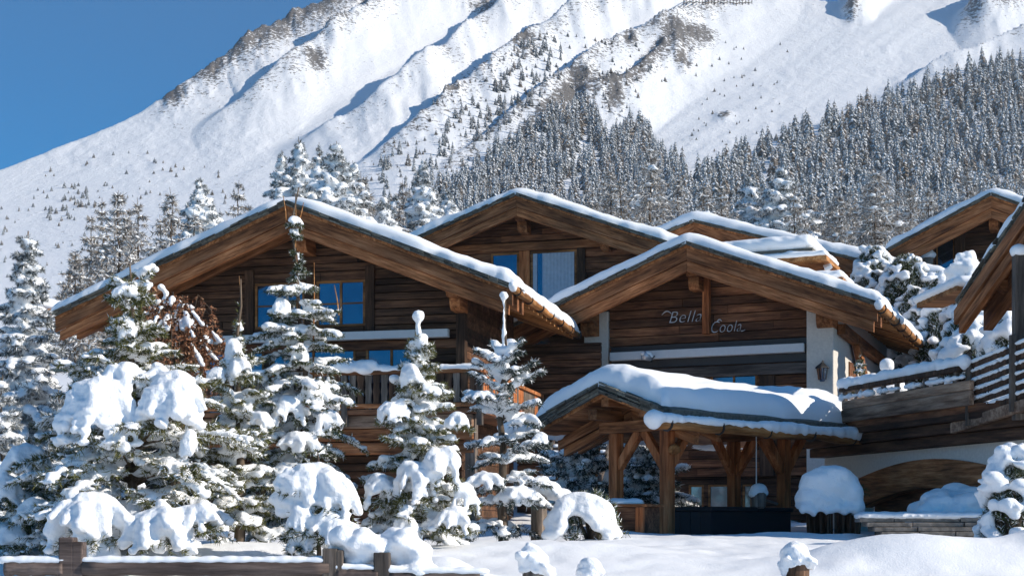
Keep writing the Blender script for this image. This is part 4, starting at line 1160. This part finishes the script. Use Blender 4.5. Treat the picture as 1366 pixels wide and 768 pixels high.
# tall spruce at the left edge and frosted neighbours
b = spot(36, 31.0); H = height(34, 308, 31.0, b)
conifer('spruce_tree', b, H, 1.45, 'tall dense spruce powdered with snow at the left edge', seed=21, whorls=26, nb=8, snow=.115, cover=.95, dust=.3, mat='needle_dusted', per=18, nl=.11, nw=.022, leader=.03, voxel=.05, droop=.55, up=.15, prof=lambda t: 1.0-.9*t, twn=6, tw=1.1)
for i, (px, py, Y, R, lab) in enumerate(((118, 455, 28, 1.2, 'frosted grey spruce behind the broad left fir'), (78, 520, 25, 1.0, 'low frosted spruce between the left edge spruce and the broad fir'), (2, 500, 27, 1.0, 'half hidden frosted spruce cut off by the left edge'))):
    b = spot(px, Y); H = height(px, py, Y, b)
    conifer('spruce_tree', b, H, R, lab, seed=41+i, whorls=12, nb=7, snow=.10, cover=.85, dust=.3, mat='needle_frost', per=16, nl=.11, nw=.02, leader=.04, voxel=.045, droop=.5, up=.15)
# rusty leaved shrub
b = spot(234, 29)
r_ = np.random.default_rng(9)
o = thing('beech_shrub', tuple(b), 'weeping shrub with rusty dead leaves and lumps of snow, before the left gable', 'shrub')
segs = []; paths = []; E = []
topz = (HY-385)/F*29-b[2]
for i in range(70):
    a_ = r_.random()*6.28; q = r_.uniform(.15, 1.0)**.7; ht = topz*r_.uniform(.72, 1.0)
    d_ = np.array([math.cos(a_), math.sin(a_), 0])*q*.95
    pts = [np.array([0, 0, .1]), d_*.25+np.array([0, 0, ht*.75]), d_*.8+np.array([0, 0, ht]), d_*1.25+np.array([0, 0, ht-.5*q]), d_*1.4+np.array([0, 0, ht-1.0*q-.5*r_.random()])]
    paths.append((pts, [.03, .018, .011, .008, .005]))
    for j in range(2, 4):
        for s in np.linspace(0, 1, 6): 
            c_ = pts[j]*(1-s)+pts[j+1]*s
            segs.append((c_, c_+np.array([r_.normal(0, .12), r_.normal(0, .12), -.22*r_.random()])))
    if r_.random() < .45:
        for s in np.linspace(0, 1, 5): E.append((pts[2]*(1-s)+pts[3]*s+np.array([0, 0, .05]), (.075*r_.uniform(.5, 1.1),)*2+(.05,)))
for px, py in ((236, 430), (255, 425), (246, 450), (215, 440), (198, 368), (203, 378), (230, 460), (265, 460), (222, 415), (242, 415)):
    q = P(px, py, 30)-b
    for j in range(5): E.append((q+r_.normal(0, .13, 3), (.13*r_.uniform(.5, 1.1), .12, .08)))
tubes_mesh(paths).build('stem', M['bark'], o, smooth=True)
V, T = needle_mesh(segs, .07, .05, 13, r_, spread=1.2); link('foliage', arr_mesh('foliage', V, None, T, [M['leaf_rust']]), o)
snow_blob('snow', E, .045, o, M['tree_snow'], 2, wob=.02)
# bushes
b = spot(790, 24.6); b[2] -= .1
bush('juniper_bush', b, .62, (HY-655)/F*24.6-b[2], 'round bush under a thick snow dome, in front of the pavilion', seed=5, mat='needle_green', lumps=6, snow=.3, dens=160, voxel=.04, nl=.1, nw=.016, low=.6)
o = C.objects[-1]
E = []
r_ = np.random.default_rng(12); k = 24.3/F
c_ = P(776, 680, 24.4)-np.array(b); rx_, rz_ = 44*k, 27*k
E.append((c_+np.array([0, .1, rz_*.35]), (rx_*.75, rx_*.6, rz_*.55)))
for a_, reach, drop in [(-3.0, .95, 1.1), (-2.75, 1.1, 1.7), (-2.5, .9, 1.5), (-1.6, .5, .6), (-1.25, .7, .9), (-.95, .75, 1.3), (-.6, .95, 1.75), (-.3, 1.05, 1.6), (0, .95, 1.3), (.5, .9, 1), (1.4, .8, 1), (2.4, .9, 1.1)]:
    for s_ in np.linspace(0, 1, 9):
        w_ = rx_*(.34-.10*s_)*r_.uniform(.85, 1.15)
        E.append((c_+np.array([math.cos(a_)*rx_*(.2+.8*reach*s_**.75), math.sin(a_)*rx_*.8*reach*s_**.75, rz_*(.45-drop*s_**1.8)]), (w_, w_, w_*.62)))
par = [x for x in bpy.data.objects if x.name.startswith('juniper_bush')][-1]
for ch in list(par.children):
    if ch.name.startswith('snow'): bpy.data.objects.remove(ch)
snow_blob('snow', E, .04, par, M['tree_snow'], 4, wob=.03)
# planter barrel with snow-capped bush
w = spot(1112, 28.2)
t = thing('barrel_planter', tuple(w), 'brown wooden barrel planter beside the pavilion, hidden under a tall cap of snow', 'planter')
zt = (HY-662)/F*28.2-w[2]
m = MB()
for k in range(22):
    a_ = 6.283*k/22; m.beam((.44*math.cos(a_), .44*math.sin(a_), 0), (.50*math.cos(a_), .50*math.sin(a_), zt), .13, .04, (-math.sin(a_), math.cos(a_), 0))
m.build('stave', M['dark_z'], t)
e = []
rr = random.Random(7)
for px, py, w_, h_ in ((1106, 648, 86, 56), (1085, 664, 52, 34), (1135, 660, 34, 50), (1112, 636, 56, 34), (1076, 674, 30, 16), (1140, 675, 26, 30), (1100, 668, 80, 24)):
    q = P(px, py, 27.9)-w; k = 27.9/F; e.append((q, (w_*k*.5, .42, h_*k*.5)))
for i in range(10): q = P(1070+8*i, 676+rr.uniform(0, 8), 27.6)-w; e.append((q, (.07, .12, .11)))
snow_blob('snow_cap', e, .04, t, M['tree_snow'], 4, wob=.02)
segs = [(np.array([.35+rr.uniform(-.1, .15), -.35, zt+rr.uniform(.0, .3)]), np.array([.45+rr.uniform(-.1, .15), -.5, zt+rr.uniform(.0, .3)])) for i in range(14)]
V, T = needle_mesh(segs, .08, .014, 12, np.random.default_rng(3)); link('foliage', arr_mesh('foliage', V, None, T, [M['needle_green']]), t)
# mounds by the cellar arch
b = spot(1272, 27.2); b[2] = (HY-700)/F*27.2
bush('juniper_bush', b, .62, .48, 'low snow covered bush in front of the wooden cellar arch', seed=6, mat='needle_green', lumps=34, snow=.28, dens=70, voxel=.05, nl=.09, nw=.015, low=.1)
b = spot(1352, 22.6); b[2] = (HY-730)/F*22.6
bush('juniper_bush', b, .5, 1.5, 'snow smothered bush at the right edge above the stone ledge', seed=7, mat='needle_green', lumps=110, snow=.15, dens=520, voxel=.035, nl=.1, nw=.012, low=.0)
# stone ledge steps
t = thing('stone_ledge', tuple(spot(1250, 25.6)), 'low layered stone ledge below the cellar arch, snow on top', 'ledge', None, -math.radians(8))
w = np.array(t.location); rr = random.Random(14)
m = MB()
zt = (HY-690)/F*25.6-w[2]
for lay in range(6):
    x = -1.35-.0*lay+(.12*lay); zl = zt-.085*(lay+1)
    while x < 1.5:
        x1 = x+rr.uniform(.5, 1.5); m.box(x, x1-.012, -.02-.055*lay+rr.uniform(-.03, .03), 1.0, zl+.006, zl+.083); x = x1
m.build('stone', M['stone'], t, bevel=.01)
snow_blob('snow', [((x, y, zt+.03), (.2, .2, .07+.03*rr.random())) for x in np.linspace(-1.2, 1.35, 18) for y in np.linspace(.15, .9, 5)], .04, t, M['snow'], 3)
# hillside shrubs on the right
sh = [(1165, 362, 50, 40, 62, 'rounded snow heaped shrub highest on the bank, next to the long roof'), (1208, 380, 60, 50, 60, 'snow heaped shrub below the highest one on the bank'), (1250, 398, 50, 42, 57, 'snow heaped shrub under the back chalet'),
      (1222, 430, 50, 56, 58, 'dark gapped snowy shrub beside the orange gutter'), (1256, 450, 60, 60, 53, 'wide snowy shrub in the middle of the bank'), (1290, 375, 40, 40, 46, 'small snow capped shrub under the near eave'),
      (1290, 470, 66, 60, 39, 'large snowy shrub hanging over the terrace railing'), (1340, 460, 60, 56, 37, 'snowy shrub behind the dark stair railing'), (1330, 520, 60, 40, 34, 'lowest snowy shrub behind the railing')]
for i, (px, py, wpx, hpx, Y, lab) in enumerate(sh):
    c = P(px, py+hpx*.55, Y); k = Y/F; g_ = gz(c[0], c[1])
    bz = min(c[2], g_+.6) if c[2] > g_ else c[2]
    rz = (HY-(py-hpx*.75))/F*Y-bz
    bush('juniper_bush', (c[0], c[1], bz), wpx*k*.75, rz, lab, seed=60+i, mat='needle_green', lumps=120, snow=.205, dens=700, voxel=.06, nl=.2, nw=.035, low=.1, per=16, ry=wpx*k*.75)
# small plants on the terrace
w = P(1147, 505, 35.0)
conifer('potted_fir', w+np.array([0, 0, -.6]), 1.25, .4, 'tiny sunlit fir by the rendered pillar on the terrace', seed=70, whorls=7, nb=5, nl=.06, nw=.012, snow=.05, per=12, mat='needle_yellow', voxel=.03)
t = thing('garden_post', tuple(P(1183, 520, 34.2)), 'two stacked snow lumps capping a garden post on the terrace', 'post')
k = 34.2/F
MB().tube([(0, 0, -.7), (0, 0, .3)], .06, 8).build('shaft', M['dark_z'], t)
snow_blob('snow_cap', [((0, 0, 8*k), (24*k, 20*k, 13*k)), ((.0, 0, 0), (28*k, 22*k, 12*k)), ((0, 0, 34*k), (10*k, 10*k, 9*k)), ((0, 0, 30*k), (10*k, 10*k, 6*k))], .03, t, M['snow'])

# ---------------------------------------------------------------- fences and steps
t = thing('log_fence', tuple(spot(260, 17.4)), 'dark log rail fence along the bottom left, snow on the rails', 'fence')
q0 = np.array(t.location); Yf = 17.4
def lp(px, py, dy=0): return P(px, py, Yf+dy)-q0
rr = random.Random(2)
for (x0, x1, y0, y1, rp) in ((8, 86, 757, 757, 11), (112, 440, 757, 757, 11), (450, 505, 765, 766, 10), (520, 640, 768, 770, 9)):
    k = Yf/F; n = 16
    pts = [lp(x0+(x1-x0)*i/n, y0+(y1-y0)*i/n+rr.uniform(-1, 1)) for i in range(n+1)]
    m = MB(); m.tube(pts, [rp*k*rr.uniform(.94, 1.06) for _ in pts], 14); rail = m.build('rail', M['fence'], t, smooth=True)
    snow_blob('snow', [(lp(x0+(x1-x0)*s, y0+(y1-y0)*s-rp+.5), (.16, .09, .035+.03*rr.random())) for s in np.linspace(.02, .98, max(4, int((x1-x0)/9)))], .025, rail, M['snow'], 2)
for px, py, wpx in ((91, 716, 20), (106, 722, 14), (441, 731, 20), (454, 733, 9), (510, 736, 22)):
    a_ = lp(px, py, .02); m = MB(); k = Yf/F
    m.box(a_[0]-wpx*k/2, a_[0]+wpx*k/2, a_[1]-.1, a_[1]+.1, -.3, a_[2]); m.build('post', M['grey_z'] if px > 120 else M['fence'], t, bevel=.018)
e = []
for px, py, w_, h_ in ((470, 722, 60, 50), (495, 732, 60, 40), (528, 722, 60, 50), (545, 740, 60, 44), (560, 757, 60, 30), (480, 745, 50, 40)):
    q = np.array(lp(px, py, .25)); k = Yf/F
    for j in range(7): e.append((q+np.array([rr.uniform(-.3, .3)*w_*k, rr.uniform(-.15, .15), rr.uniform(-.28, .22)*h_*k]), (w_*k*rr.uniform(.2, .36), .22, h_*k*rr.uniform(.2, .34))))
snow_blob('snow', e, .035, t, M['tree_snow'], 4, wob=.03)
def cap_post(px, pt_, Y, rpx, cap, lab, mat='grey_z', label_cat='post'):
    w = spot(px, Y); k = Y/F; t = thing('fence_post', tuple(w), lab, label_cat)
    zt = (HY-pt_)/F*Y-w[2]
    m = MB(); m.tube([(0, 0, 0), (.0, 0, zt*.5), (.01, 0, zt)], [rpx*k*1.03, rpx*k, rpx*k*.97], 9); m.build('shaft', M[mat], t)
    e = []
    for (dx, dy, w_, h_) in cap: e.append(((dx*k, 0, zt-dy*k), (w_*k/2, w_*k/2, h_*k/2)))
    for q in range(14): e.append(((rr.uniform(-1, 1)*rpx*k*1.2, rr.uniform(-1, 1)*rpx*k*1.2, zt+rr.uniform(-.3, 1.1)*rpx*k), (rpx*k*rr.uniform(.3, .55),)*2+(rpx*k*rr.uniform(.25, .45),)))
    snow_blob('snow_cap', e, .022, t, M['tree_snow'], 2, wob=.03)
cap_post(719, 655, 25.6, 11, [(0, -4, 24, 14), (10, -4, 40, 22), (24, 4, 40, 18), (2, -12, 26, 22)], 'weathered grey post with a slumped snow cap, left of the domed bush')
cap_post(712, 757, 18.0, 16, [(0, -6, 42, 40), (-3, -18, 32, 30), (16, 6, 30, 20), (4, 4, 40, 20)], 'short post with tall pointed snow cap at the bottom edge')
cap_post(787, 768, 18.2, 12, [(0, -6, 38, 28), (2, -14, 30, 22)], 'post tip almost buried under a round snow ball at the bottom edge')
cap_post(1063, 752, 18.6, 17, [(-1, -6, 42, 36), (-3, -18, 32, 24), (-10, 6, 24, 30)], 'thick post with leaning snow cap below the pavilion', 'dark_z')
# snowy steps behind the pine
w = spot(757, 37.0)
t = thing('wooden_stair', tuple(w), 'wooden steps each carrying a strip of snow, behind the shaded pine', 'stairs', None, -math.radians(13))
k = 37/F; rr = random.Random(6)
for i in range(8):
    z_ = (HY-648+i*9.5)/F*37-w[2]
    b_ = MB(); b_.box(-.75, .75, .3*i, .3*i+.32, z_-.07, z_); tr = b_.build('tread', M['grey_x'], t)
    snow_blob('snow', [((x, .3*i+.13, z_+.03), (.14, .16, .05+.03*rr.random())) for x in np.linspace(-.68, .68, 10)], .04, tr, M['snow'], 2)
for s in (-.78, .78):
    b_ = MB(); b_.beam((s, -.1, (HY-655)/F*37-w[2]), (s, 2.5, (HY-655+80)/F*37-w[2]), .06, .26); b_.build('stringer', M['grey_x'], t)
for s in (-.3, .25, .74):
    b_ = MB(); b_.beam((s, -.05, (HY-648)/F*37-w[2]-.1), (s+.12, -.05, (HY-592)/F*37-w[2]), .05, .05); b_.build('baluster', M['beam_z'], t)

# ---------------------------------------------------------------- trees behind the houses
bgs = [  # px, apex y, distance, crown radius, kind, label
    (400, 183, 118, 3.6, 's', 'tall snowy spruce rising left of the ridge of the big chalet'),
    (449, 188, 112, 3.9, 's', 'full snowy spruce just right of the big chalet ridge'),
    (268, 236, 105, 2.9, 's', 'snowy spruce above the left slope of the big chalet'),
    (564, 213, 125, 2.8, 's', 'narrow snowy spruce between the first two gables'),
    (512, 262, 115, 2.6, 's', 'shorter snowy spruce in the gap left of the middle gable'),
    (1042, 222, 120, 3.7, 's', 'dark snowy spruce above the long roof on the right'),
    (1000, 234, 124, 2.8, 's', 'pale snow crusted spruce next to the dark one above the long roof'),
    (158, 254, 80, 2.7, 'l', 'bare frosted larch standing over the left end of the big roof'),
    (228, 250, 95, 2.4, 'l', 'thin bare larch left of the spruce above the roof slope'),
    (318, 240, 110, 2.4, 'l', 'small bare larch touching the big chalet ridge from the left'),
    (100, 335, 70, 1.8, 'l', 'low frosted larch at the left over the eave end'),
    (482, 228, 120, 3.0, 'l', 'brownish bare larch right of the full spruce'),
    (538, 240, 130, 2.6, 'l', 'brownish bare larch left of the narrow spruce'),
    (868, 196, 125, 4.2, 'l', 'broad bare larch behind the right slope of the middle gable'),
    (815, 222, 130, 2.8, 'l', 'small frosted larch left of the broad bare one'),
    (905, 232, 135, 2.4, 'l', 'small frosted larch at the open slope'),
    (962, 246, 118, 2.8, 'l', 'brownish larch above the long roof left of the spruces'),
    (1168, 224, 112, 4.0, 'l', 'large brown bare larch above the right bank'),
    (1120, 258, 118, 2.8, 'l', 'brown larch between the dark spruce and the large bare larch'),
    (1215, 245, 122, 2.7, 'l', 'frosted larch right of the large brown one'),
    (1290, 222, 130, 2.4, 'l', 'slim reddish larch behind the right gable'),
]
for i, (px, py, Y, R, kd, lab) in enumerate(bgs):
    z0_ = mountain_z(px, Y)-.4; x_ = (px-CX)/F*Y; H = (HY-py)/F*Y-z0_
    if kd == 's':
        conifer('spruce_tree', (x_, Y, z0_), H, R*1.35, lab, seed=100+i, whorls=24, nb=8, snow=.36, cover=.98, mat='needle_dusted', dust=.4, per=16, nl=.30, nw=.07, leader=.03, voxel=.14,
                droop=.6, up=.2, prof=lambda t: min(1, (1-t)*1.25+.03), twn=4, tw=1.1, trunk_r=.012)
    else:
        larch('larch_tree', (x_, Y, z0_), H, R*1.15, lab, seed=100+i, snow=.3, nw=.07, per=7)
fr = np.random.default_rng(31)
for x0, x1, ya, yb, n, lab, grp in ((105, 345, 262, 300, 13, 'frosted bare larch crowded behind the big chalet roof on the left', 'larches behind the left roof'),
                                    (465, 600, 236, 275, 9, 'frosted larch in the thicket between the first two gables', 'larches between the gables'),
                                    (770, 905, 232, 262, 8, 'frosted larch in the thicket behind the middle gable', 'larches behind the middle gable'),
                                    (925, 1320, 236, 285, 20, 'brownish frosted larch in the wood behind the right roofs', 'larches behind the right roofs')):
    for i in range(n):
        px = x0+(x1-x0)*(i+fr.random())/n; Y = fr.uniform(95, 165); z0_ = mountain_z(px, Y)-.4; H = (HY-fr.uniform(ya, yb))/F*Y-z0_
        if H < 4: continue
        larch('larch_tree', ((px-CX)/F*Y, Y, z0_), H, min(.3*H, fr.uniform(2.2, 3.6)), lab, seed=300+int(px), group=grp, snow=.25, nw=.075, per=6, whorls=18)
for px, py, Y in ((376, 200, 128), (426, 190, 134), (472, 214, 126), (596, 250, 140), (528, 258, 138)):
    z0_ = mountain_z(px, Y)-.4; H = (HY-py)/F*Y-z0_
    conifer('spruce_tree', ((px-CX)/F*Y, Y, z0_), H, 4.2, 'snowy spruce in the clump rising behind the big chalet ridge', group='spruces behind the ridge', seed=400+px, whorls=22, nb=7, snow=.36, cover=.98, mat='needle_dusted', dust=.4,
            per=14, nl=.30, nw=.07, leader=.03, voxel=.14, droop=.6, up=.2, prof=lambda t: min(1, (1-t)*1.25+.03), twn=4, tw=1.1, trunk_r=.012)

# ---------------------------------------------------------------- the wooded slopes
def far_conifer(seed, tiers, nb, dens):
    r = np.random.default_rng(seed); V = []; Q = []; MI = []
    def quad(a, mi): Q.append([len(V)+i for i in range(4)]); V.extend(a); MI.append(mi)
    for t in range(tiers):
        f_ = t/tiers; z = .10+.88*f_; R = .25*(1-f_)**.8+.015
        for b in range(nb):
            a = 6.283*(b+r.random()*.7)/nb+t; L = R*r.uniform(.7, 1.2); wd = 1.9*R/nb*2.1
            d = np.array([math.cos(a), math.sin(a), 0]); s = np.array([-d[1], d[0], 0])
            c = np.array([0, 0, min(.97, z+r.uniform(-.055, .055))]); dp = -.85*L-.012
            p0 = c; p1 = c+d*L*.6+s*wd*.5+[0, 0, dp*.55]; p2 = c+d*L+[0, 0, dp]; p3 = c+d*L*.6-s*wd*.5+[0, 0, dp*.55]
            quad([p0, p1, p2, p3], 0)
            if r.random() < dens:
                k = r.uniform(.6, .98); o_ = d*.010+np.array([0, 0, .010])
                quad([p0+o_*1.5, p0+(p1-p0)*k+o_, p0+(p2-p0)*k+o_, p0+(p3-p0)*k+o_], 1)
    quad([np.array([.012, 0, 0]), np.array([0, .012, 0]), np.array([0, .004, 1.0]), np.array([.004, 0, 1.0])], 0)
    quad([np.array([-.012, 0, 0]), np.array([0, -.012, 0]), np.array([0, -.004, 1.0]), np.array([-.004, 0, 1.0])], 0)
    return np.array(V), np.array(Q), np.array(MI)
M['far_needle'] = needles('far_needles', (.13, .15, .155), (.27, .29, .30), (.55, .57, .58))
M['far_larch'] = needles('far_larch_twigs', (.20, .165, .13), (.34, .29, .245), (.55, .51, .47))
VAR = [far_conifer(500+i, 13, 7, .84) for i in range(5)]+[far_conifer(520+i, 12, 6, .5) for i in range(2)]
MESH = [arr_mesh('snowy_conifer', V, Q, None, [M['far_larch'] if i >= 5 else M['far_needle'], M['tree_snow']], MI) for i, (V, Q, MI) in enumerate(VAR)]
def inside(px, py, poly):
    c = False; j = len(poly)-1
    for i in range(len(poly)):
        if (poly[i][1] > py) != (poly[j][1] > py) and px < (poly[j][0]-poly[i][0])*(py-poly[i][1])/(poly[j][1]-poly[i][1])+poly[i][0]: c = not c
        j = i
    return c
regions = [
    ([(905, 262), (985, 222), (1060, 188), (1160, 148), (1260, 112), (1400, 66), (1480, 60), (1480, 350), (900, 330)], 2500, (16, 40), .30, 'right'),
    ([(555, 285), (590, 250), (640, 225), (700, 190), (735, 155), (772, 143), (800, 160), (812, 200), (825, 185), (850, 170), (880, 205), (912, 228), (925, 270), (900, 330), (555, 330)], 1300, (15, 33), .22, 'middle'),
    ([(470, 285), (505, 215), (540, 195), (560, 215), (590, 200), (600, 250), (560, 300), (470, 300)], 60, (14, 26), .1, 'scatter'),
    ([(590, 175), (650, 120), (700, 60), (745, 45), (760, 95), (700, 150), (640, 200), (590, 225)], 120, (8, 18), .1, 'scatter'),
    ([(820, 180), (850, 150), (860, 190), (835, 215)], 10, (14, 22), .0, 'scatter'),
    ([(0, 250), (140, 205), (300, 210), (330, 260), (200, 320), (60, 360), (0, 380)], 110, (3, 8), .5, 'scatter'),
    ([(60, 255), (120, 245), (130, 290), (60, 300)], 40, (6, 11), .3, 'scatter'),
    ([(460, 250), (600, 120), (720, 40), (850, 60), (900, 110), (800, 180), (620, 230)], 230, (3, 8), .4, 'scatter'),
    ([(930, 60), (1060, 60), (1050, 180), (940, 240), (910, 200)], 50, (3, 6), .3, 'scatter'),
    ([(1000, 195), (1060, 165), (1075, 155), (1062, 180), (1010, 208)], 18, (7, 11), .1, 'scatter'),
]
r = np.random.default_rng(77); far = []
for poly, n, (h0, h1), lar, kd in regions:
    xs = [p_[0] for p_ in poly]; ys = [p_[1] for p_ in poly]; c = 0; tries = 0
    while c < n and tries < n*12:
        tries += 1
        px = r.uniform(min(xs), max(xs)); py = r.uniform(min(ys), max(ys))
        if not inside(px, py, poly): continue
        q = on_mountain(px, py)
        if q is None: continue
        hp = r.uniform(h0, h1)*(.8+.5*(py/300) if kd != 'scatter' else 1)
        if kd in ('right', 'middle') and float(fbm(np.array([px/30.]), np.array([py/22.]), 3)[0]) < -.45: continue
        far.append((hp, px, py, q, hp*q[1]/F, 5+int(r.integers(2)) if r.random() < lar else int(r.integers(5)), kd)); c += 1
far.sort(key=lambda t_: -t_[0]*(1.0 if t_[2] < 285 else .5))
LAB = {'right': ('snow dusted conifer in the dense forest covering the right hand slope', 'conifers of the dense slope forest'),
       'middle': ('snow dusted conifer in the wood below the rocky outcrop', 'conifers of the wood below the rocks'),
       'scatter': ('small snowy conifer scattered on the open white mountainside', 'scattered conifers on the open slope')}
vis = [t_ for t_ in far if -10 < t_[1] < 1376]
top = vis[:290]; chosen = set(id(t_) for t_ in top)
for hp, px, py, q, hh, vi, kd in top:
    o = bpy.data.objects.new('snowy_conifer', MESH[vi]); C.objects.link(o)
    o.location = q-np.array([0, 0, hh*.04]); w_ = hh*r.uniform(.85, 1.25)*(1.5 if hp < 13 else 1); o.scale = (w_, w_, hh); o.rotation_euler = (0, 0, r.random()*6.28)
    tag(o, LAB[kd][0], 'tree', LAB[kd][1])
VV, QQ, MM = [], [], []; nv = 0
for t_ in far:
    if id(t_) in chosen: continue
    hp, px, py, q, hh, vi, kd = t_
    V, Q, MI = VAR[vi]; a = r.random()*6.28; w_ = hh*r.uniform(.85, 1.25)*(1.5 if hp < 13 else 1)
    X = V[:, 0]*math.cos(a)-V[:, 1]*math.sin(a); Y_ = V[:, 0]*math.sin(a)+V[:, 1]*math.cos(a)
    VV.append(np.stack([X*w_+q[0], Y_*w_+q[1], V[:, 2]*hh+q[2]-hh*.04], 1)); QQ.append(Q+nv); MM.append(MI+np.where(vi >= 5, 2, 0)*(MI == 0)); nv += len(V)
me = arr_mesh('forest', np.concatenate(VV), np.concatenate(QQ), None, [M['far_needle'], M['tree_snow'], M['far_larch']], np.concatenate(MM))
tag(link('forest', me), 'distant snow dusted forest filling the mountain slopes between the nearer conifers', 'forest', None, 'stuff')
# avalanche fence near the upper edge
a0 = on_mountain(912, 8); a1 = on_mountain(1003, 8)
t = thing('avalanche_fence', tuple(a0), 'distant row of avalanche barriers high on the white slope', 'fence')
m = MB(); n = 22
for i in range(n+1):
    q = a0+(a1-a0)*i/n; mz = on_mountain(912+91*i/n, 8); q = mz-a0
    m.beam(q-np.array([0, 0, 1]), q+np.array([0, 0, 4.5]), .5, .5, (1, 0, 0))
pr_ = [on_mountain(912+91*i/n, 8)-a0 for i in range(n+1)]
for lv in (1.6, 3.8):
    for a_, b_ in zip(pr_[:-1], pr_[1:]): m.beam(a_+np.array([0, 0, lv]), b_+np.array([0, 0, lv]), .4, .5)
m.build('barrier', M['bark'], t)

# ---------------------------------------------------------------- air between the houses and the mountain
m = bpy.data.materials.new('air'); m.use_nodes = True
nt = m.node_tree; nt.nodes.remove(nt.nodes['Principled BSDF'])
pv = nt.nodes.new('ShaderNodeVolumePrincipled'); pv.inputs['Color'].default_value = (.86, .92, 1, 1); pv.inputs['Density'].default_value = .00010; pv.inputs['Anisotropy'].default_value = .2
nt.links.new(pv.outputs[0], nt.nodes['Material Output'].inputs['Volume'])
hz = MB(); hz.box(-2300, 2300, -90, 2760, -3.5, 1300).build('haze', m)
tag(bpy.data.objects['haze'], 'thin cold air that pales the far slopes', 'haze', None, 'stuff')

# ================================================================ light, sky, camera
AZ, EL = 14.0, 28.0            # the sun stands to the right, a little towards the camera
s = Vector((math.cos(math.radians(EL))*math.cos(math.radians(AZ)), -math.cos(math.radians(EL))*math.sin(math.radians(AZ)), math.sin(math.radians(EL))))
sun = bpy.data.lights.new('sun', 'SUN'); sun.energy = 4.5; sun.angle = math.radians(.53); sun.color = (1, .91, .79)
so = bpy.data.objects.new('sun', sun); C.objects.link(so); so.rotation_euler = s.to_track_quat('Z', 'Y').to_euler(); so.location = (30, -10, 40)
wd = bpy.data.worlds.new('World'); bpy.context.scene.world = wd; wd.use_nodes = True
nt = wd.node_tree; sky = nt.nodes.new('ShaderNodeTexSky'); sky.sky_type = 'NISHITA'; sky.sun_disc = False
sky.sun_elevation = math.radians(EL); sky.sun_rotation = math.radians(90+AZ)
sky.altitude = 2500; sky.air_density = 1.0; sky.dust_density = .0; sky.ozone_density = 5.0
hs = nt.nodes.new('ShaderNodeHueSaturation'); hs.inputs['Saturation'].default_value = 1.42; hs.inputs['Hue'].default_value = .493
nt.links.new(sky.outputs[0], hs.inputs['Color']); nt.links.new(hs.outputs[0], nt.nodes['Background'].inputs[0]); nt.nodes['Background'].inputs[1].default_value = .104
cam = bpy.data.cameras.new('camera'); co = bpy.data.objects.new('camera', cam); C.objects.link(co)
cam.sensor_width = 36; cam.lens = 36*F/1366; cam.shift_y = (HY-384)/1366; co.rotation_euler = (math.radians(90), 0, 0)
cam.clip_start = .5; cam.clip_end = 8000
sc = bpy.context.scene; sc.camera = co
sc.view_settings.view_transform = 'Standard'; sc.view_settings.look = 'None'; sc.view_settings.gamma = 1; sc.view_settings.exposure = .40
sc.render.engine = 'CYCLES'; sc.cycles.max_bounces = 8; sc.cycles.diffuse_bounces = 6; sc.cycles.use_denoising = True
